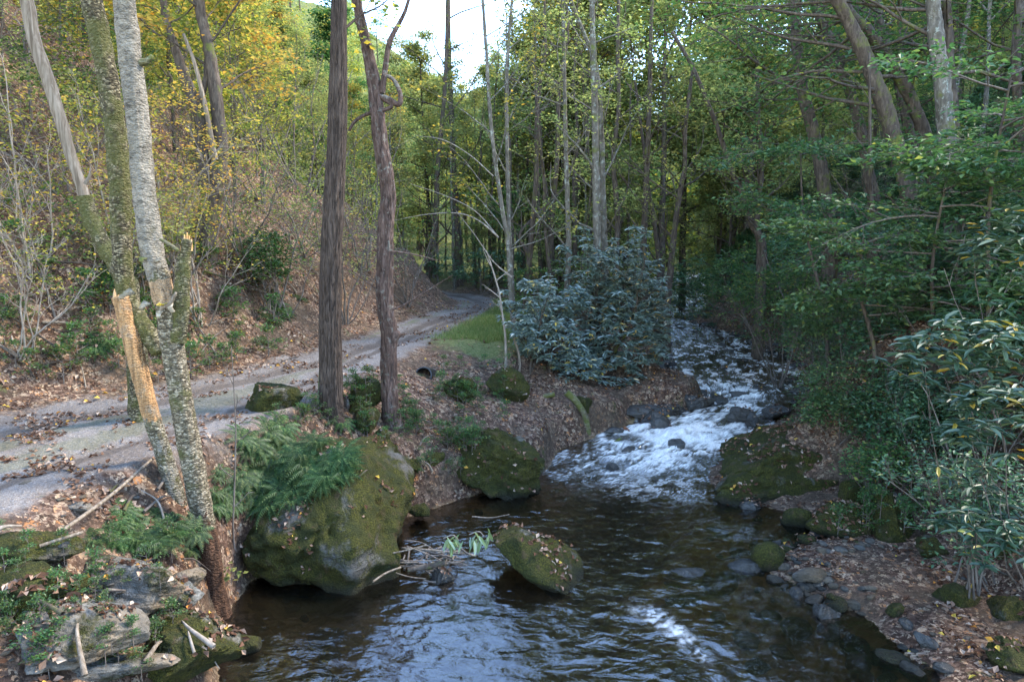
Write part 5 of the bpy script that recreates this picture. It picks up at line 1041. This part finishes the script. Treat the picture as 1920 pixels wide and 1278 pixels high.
# bare arching twigs over the middle ground
for i, (px, y, r) in enumerate((([(935, 445), (900, 415), (860, 400), (800, 402), (730, 415)], 16.8, .022), ([(935, 445), (890, 395), (830, 365), (770, 345)], 16.9, .018), ([(925, 330), (880, 290), (830, 262), (780, 255)], 16.9, .016), ([(960, 520), (925, 490), (890, 440), (855, 395)], 16.6, .02))):
    log(px, y, r, .005, ['long grey bare branch arching left from the slender pale tree', 'bare branch arching up left above the longer one', 'high bare branch arching left from the slender pale tree', 'bare branch curving up from the pale stems over the road bend'][i], 'paletwig', 'branch', 'branch', 6)
# fallen branches and dead sticks on the slope and banks
for k in range(60):
    u_, v_ = (rg.uniform(0, 600), rg.uniform(470, 700)) if k < 34 else (rg.uniform(640, 1000), rg.uniform(700, 900)) if k < 46 else (rg.uniform(0, 400), rg.uniform(900, 1250))
    h, nn = G(u_, v_); a = rg.uniform(0, math.pi); L = rg.uniform(.25, 1.0) * (1.6 if k < 34 else .6); d = Vector((math.cos(a), math.sin(a), 0)); d = (d - d.dot(nn) * nn).normalized() * L / 2
    mb = MB(); tube(mb, spline([np.array(-d), np.array([rg.gauss(0, .04), rg.gauss(0, .04), .05]), np.array(d)], 10), np.linspace(.016, .005, 10) * rg.uniform(.6, 1.6), 6); o = mb.obj('stick', M[rg.choice(['darktwig', 'bone', 'paletwig', 'brown_bark'])]); o.location = h + nn * .03
    tag(o, 'one of the fallen sticks lying on the leaves of the slope above the road' if k < 34 else 'one of the sticks lying on the bank between the trunks and the rapid' if k < 46 else 'one of the thin sticks lying on the lower left bank', 'stick', 'fallen sticks on the slope' if k < 34 else 'sticks on the middle bank' if k < 46 else 'sticks on the lower left bank')

# ------------------------------------------------------------------ leaf litter and grass (nobody could count them)
rng = np.random.default_rng(99)
def litter_pts(n, f):
    P_, N_ = [], []
    for _ in range(n):
        x, y = f(); h = BV.ray_cast(Vector((x, y, 40)), Vector((0, 0, -1)), 100)
        if h[0] is None or h[1].z < .3: continue
        P_.append(h[0][:]); N_.append(h[1][:])
    return np.array(P_), np.array(N_)
def fscreen():                            # denser towards the near ground
    d = 3.6 + 22 * rng.random() ** 1.5; return rng.uniform(-.85, .85) * d * 1.0, d
P_, N_ = litter_pts(120000, fscreen)
X_, Y_ = P_[:, 0], P_[:, 1]; ds_ = sdf(STREAM, X_, Y_); dr_ = sdf(ROAD, X_, Y_); dh_ = -sdf(HILL, X_, Y_)
cl = fbm(xyz(X_ * 1.6, Y_ * 1.6), 3, 8)
z0 = land(X_, Y_)[0]; onrock = P_[:, 2] > z0 + .06
pk = np.where(dr_ < -.1, .04 + .10 * sstep(.1, .5, cl), np.where(dh_ > 0, .9, .62)) * sstep(-.9, .3, cl + .3 * (dh_ > 0)); cr_ = fbm(xyz(X_ * 3.3, Y_ * 3.3), 3, 18); pk = np.where(onrock, sstep(.05, .5, cr_) * .8, pk)
pk = np.where((ds_ < .04) & (P_[:, 2] < wlev(Y_) + .06), 0, pk); pk = np.where((X_ > 2.6) & (Y_ > 9.5) & onrock, sstep(-.6, .1, cr_ + 1.3 * (P_[:, 2] - .62)), pk)
pk = np.where((Y_ > 15) & (dr_ > 0) & (dr_ < 2.2) & (dh_ < 0) & (X_ < cx(Y_)), .12, pk)
k = rng.random(len(X_)) < pk; P_, N_ = P_[k], N_[k]
mb = MB(); dist = np.hypot(P_[:, 0], P_[:, 1]); leaves(mb, P_ + N_ * .012, rng.uniform(.03, .075, len(P_)) * (1 + .02 * dist), rng, .62, .42, .2, nrm=N_)
tag(mb.obj('leaf_litter', M['litter'], smooth=False), kind='stuff')
def fgrass():
    t_ = rng.random(); y = 15.5 + 10 * t_; return float(np.interp(y, [15.5, 25.5], [RP(850, 660)[0], RP(930, 590)[0]])) + rng.normal(.9, .75), y
Pg, Ng = litter_pts(52000, fgrass); drg_ = sdf(ROAD, Pg[:, 0], Pg[:, 1]); kk = (drg_ > -.1) & (rng.random(len(Pg)) < np.exp(-((drg_ - 1.) / 1.0) ** 2)); Pg = Pg[kk]
mb = MB(); leaves(mb, Pg, rng.uniform(.04, .11, len(Pg)), rng, .12, .6, .02, 0, None, nrm=np.tile([1., 0, 0], (len(Pg), 1)) * 1.)
V_ = np.concatenate(mb.v)
mb2 = MB(); n_ = len(Pg); az = rng.uniform(0, 6.28, n_); hgt = rng.uniform(.04, .15, n_)[:, None]; s_ = np.stack([np.cos(az), np.sin(az), 0 * az], -1) * .006; ln = np.stack([rng.normal(0, .5, n_), rng.normal(0, .5, n_), np.ones(n_)], -1)
mb2.add(np.stack([Pg - s_, Pg + s_, Pg + ln * hgt + s_ * .3, Pg + ln * hgt - s_ * .3], 1), np.arange(n_)[:, None] * 4 + np.arange(4)); tag(mb2.obj('grass', M['grass'], smooth=False), kind='stuff')
# small stones in the left bank soil
for k in range(60):
    h, nn = G(rg.uniform(0, 420), rg.uniform(900, 1270)) if k < 40 else G(rg.uniform(1600, 1900), rg.uniform(1050, 1270))
    if sdf(STREAM, np.array([h.x]), np.array([h.y]))[0] < .0: continue
    o = bpy.data.objects.new('stone', peb[k % 5]); COL.objects.link(o); o.location = h; s_ = rg.uniform(.4, 1.0); o.scale = (s_, s_, s_ * .6); o.rotation_euler = (0, 0, rg.uniform(0, 6))
    tag(o, 'one of the small stones set in the soil of the lower left bank' if k < 40 else 'one of the small stones half hidden by leaves on the right gravel bar', 'stone', 'small stones of the lower left bank' if k < 40 else 'small stones of the right bar')
# the masters that were only copied are not part of the place
for r_ in PROT.values():
    for c_ in list(r_.children): bpy.data.objects.remove(c_)
    bpy.data.objects.remove(r_)
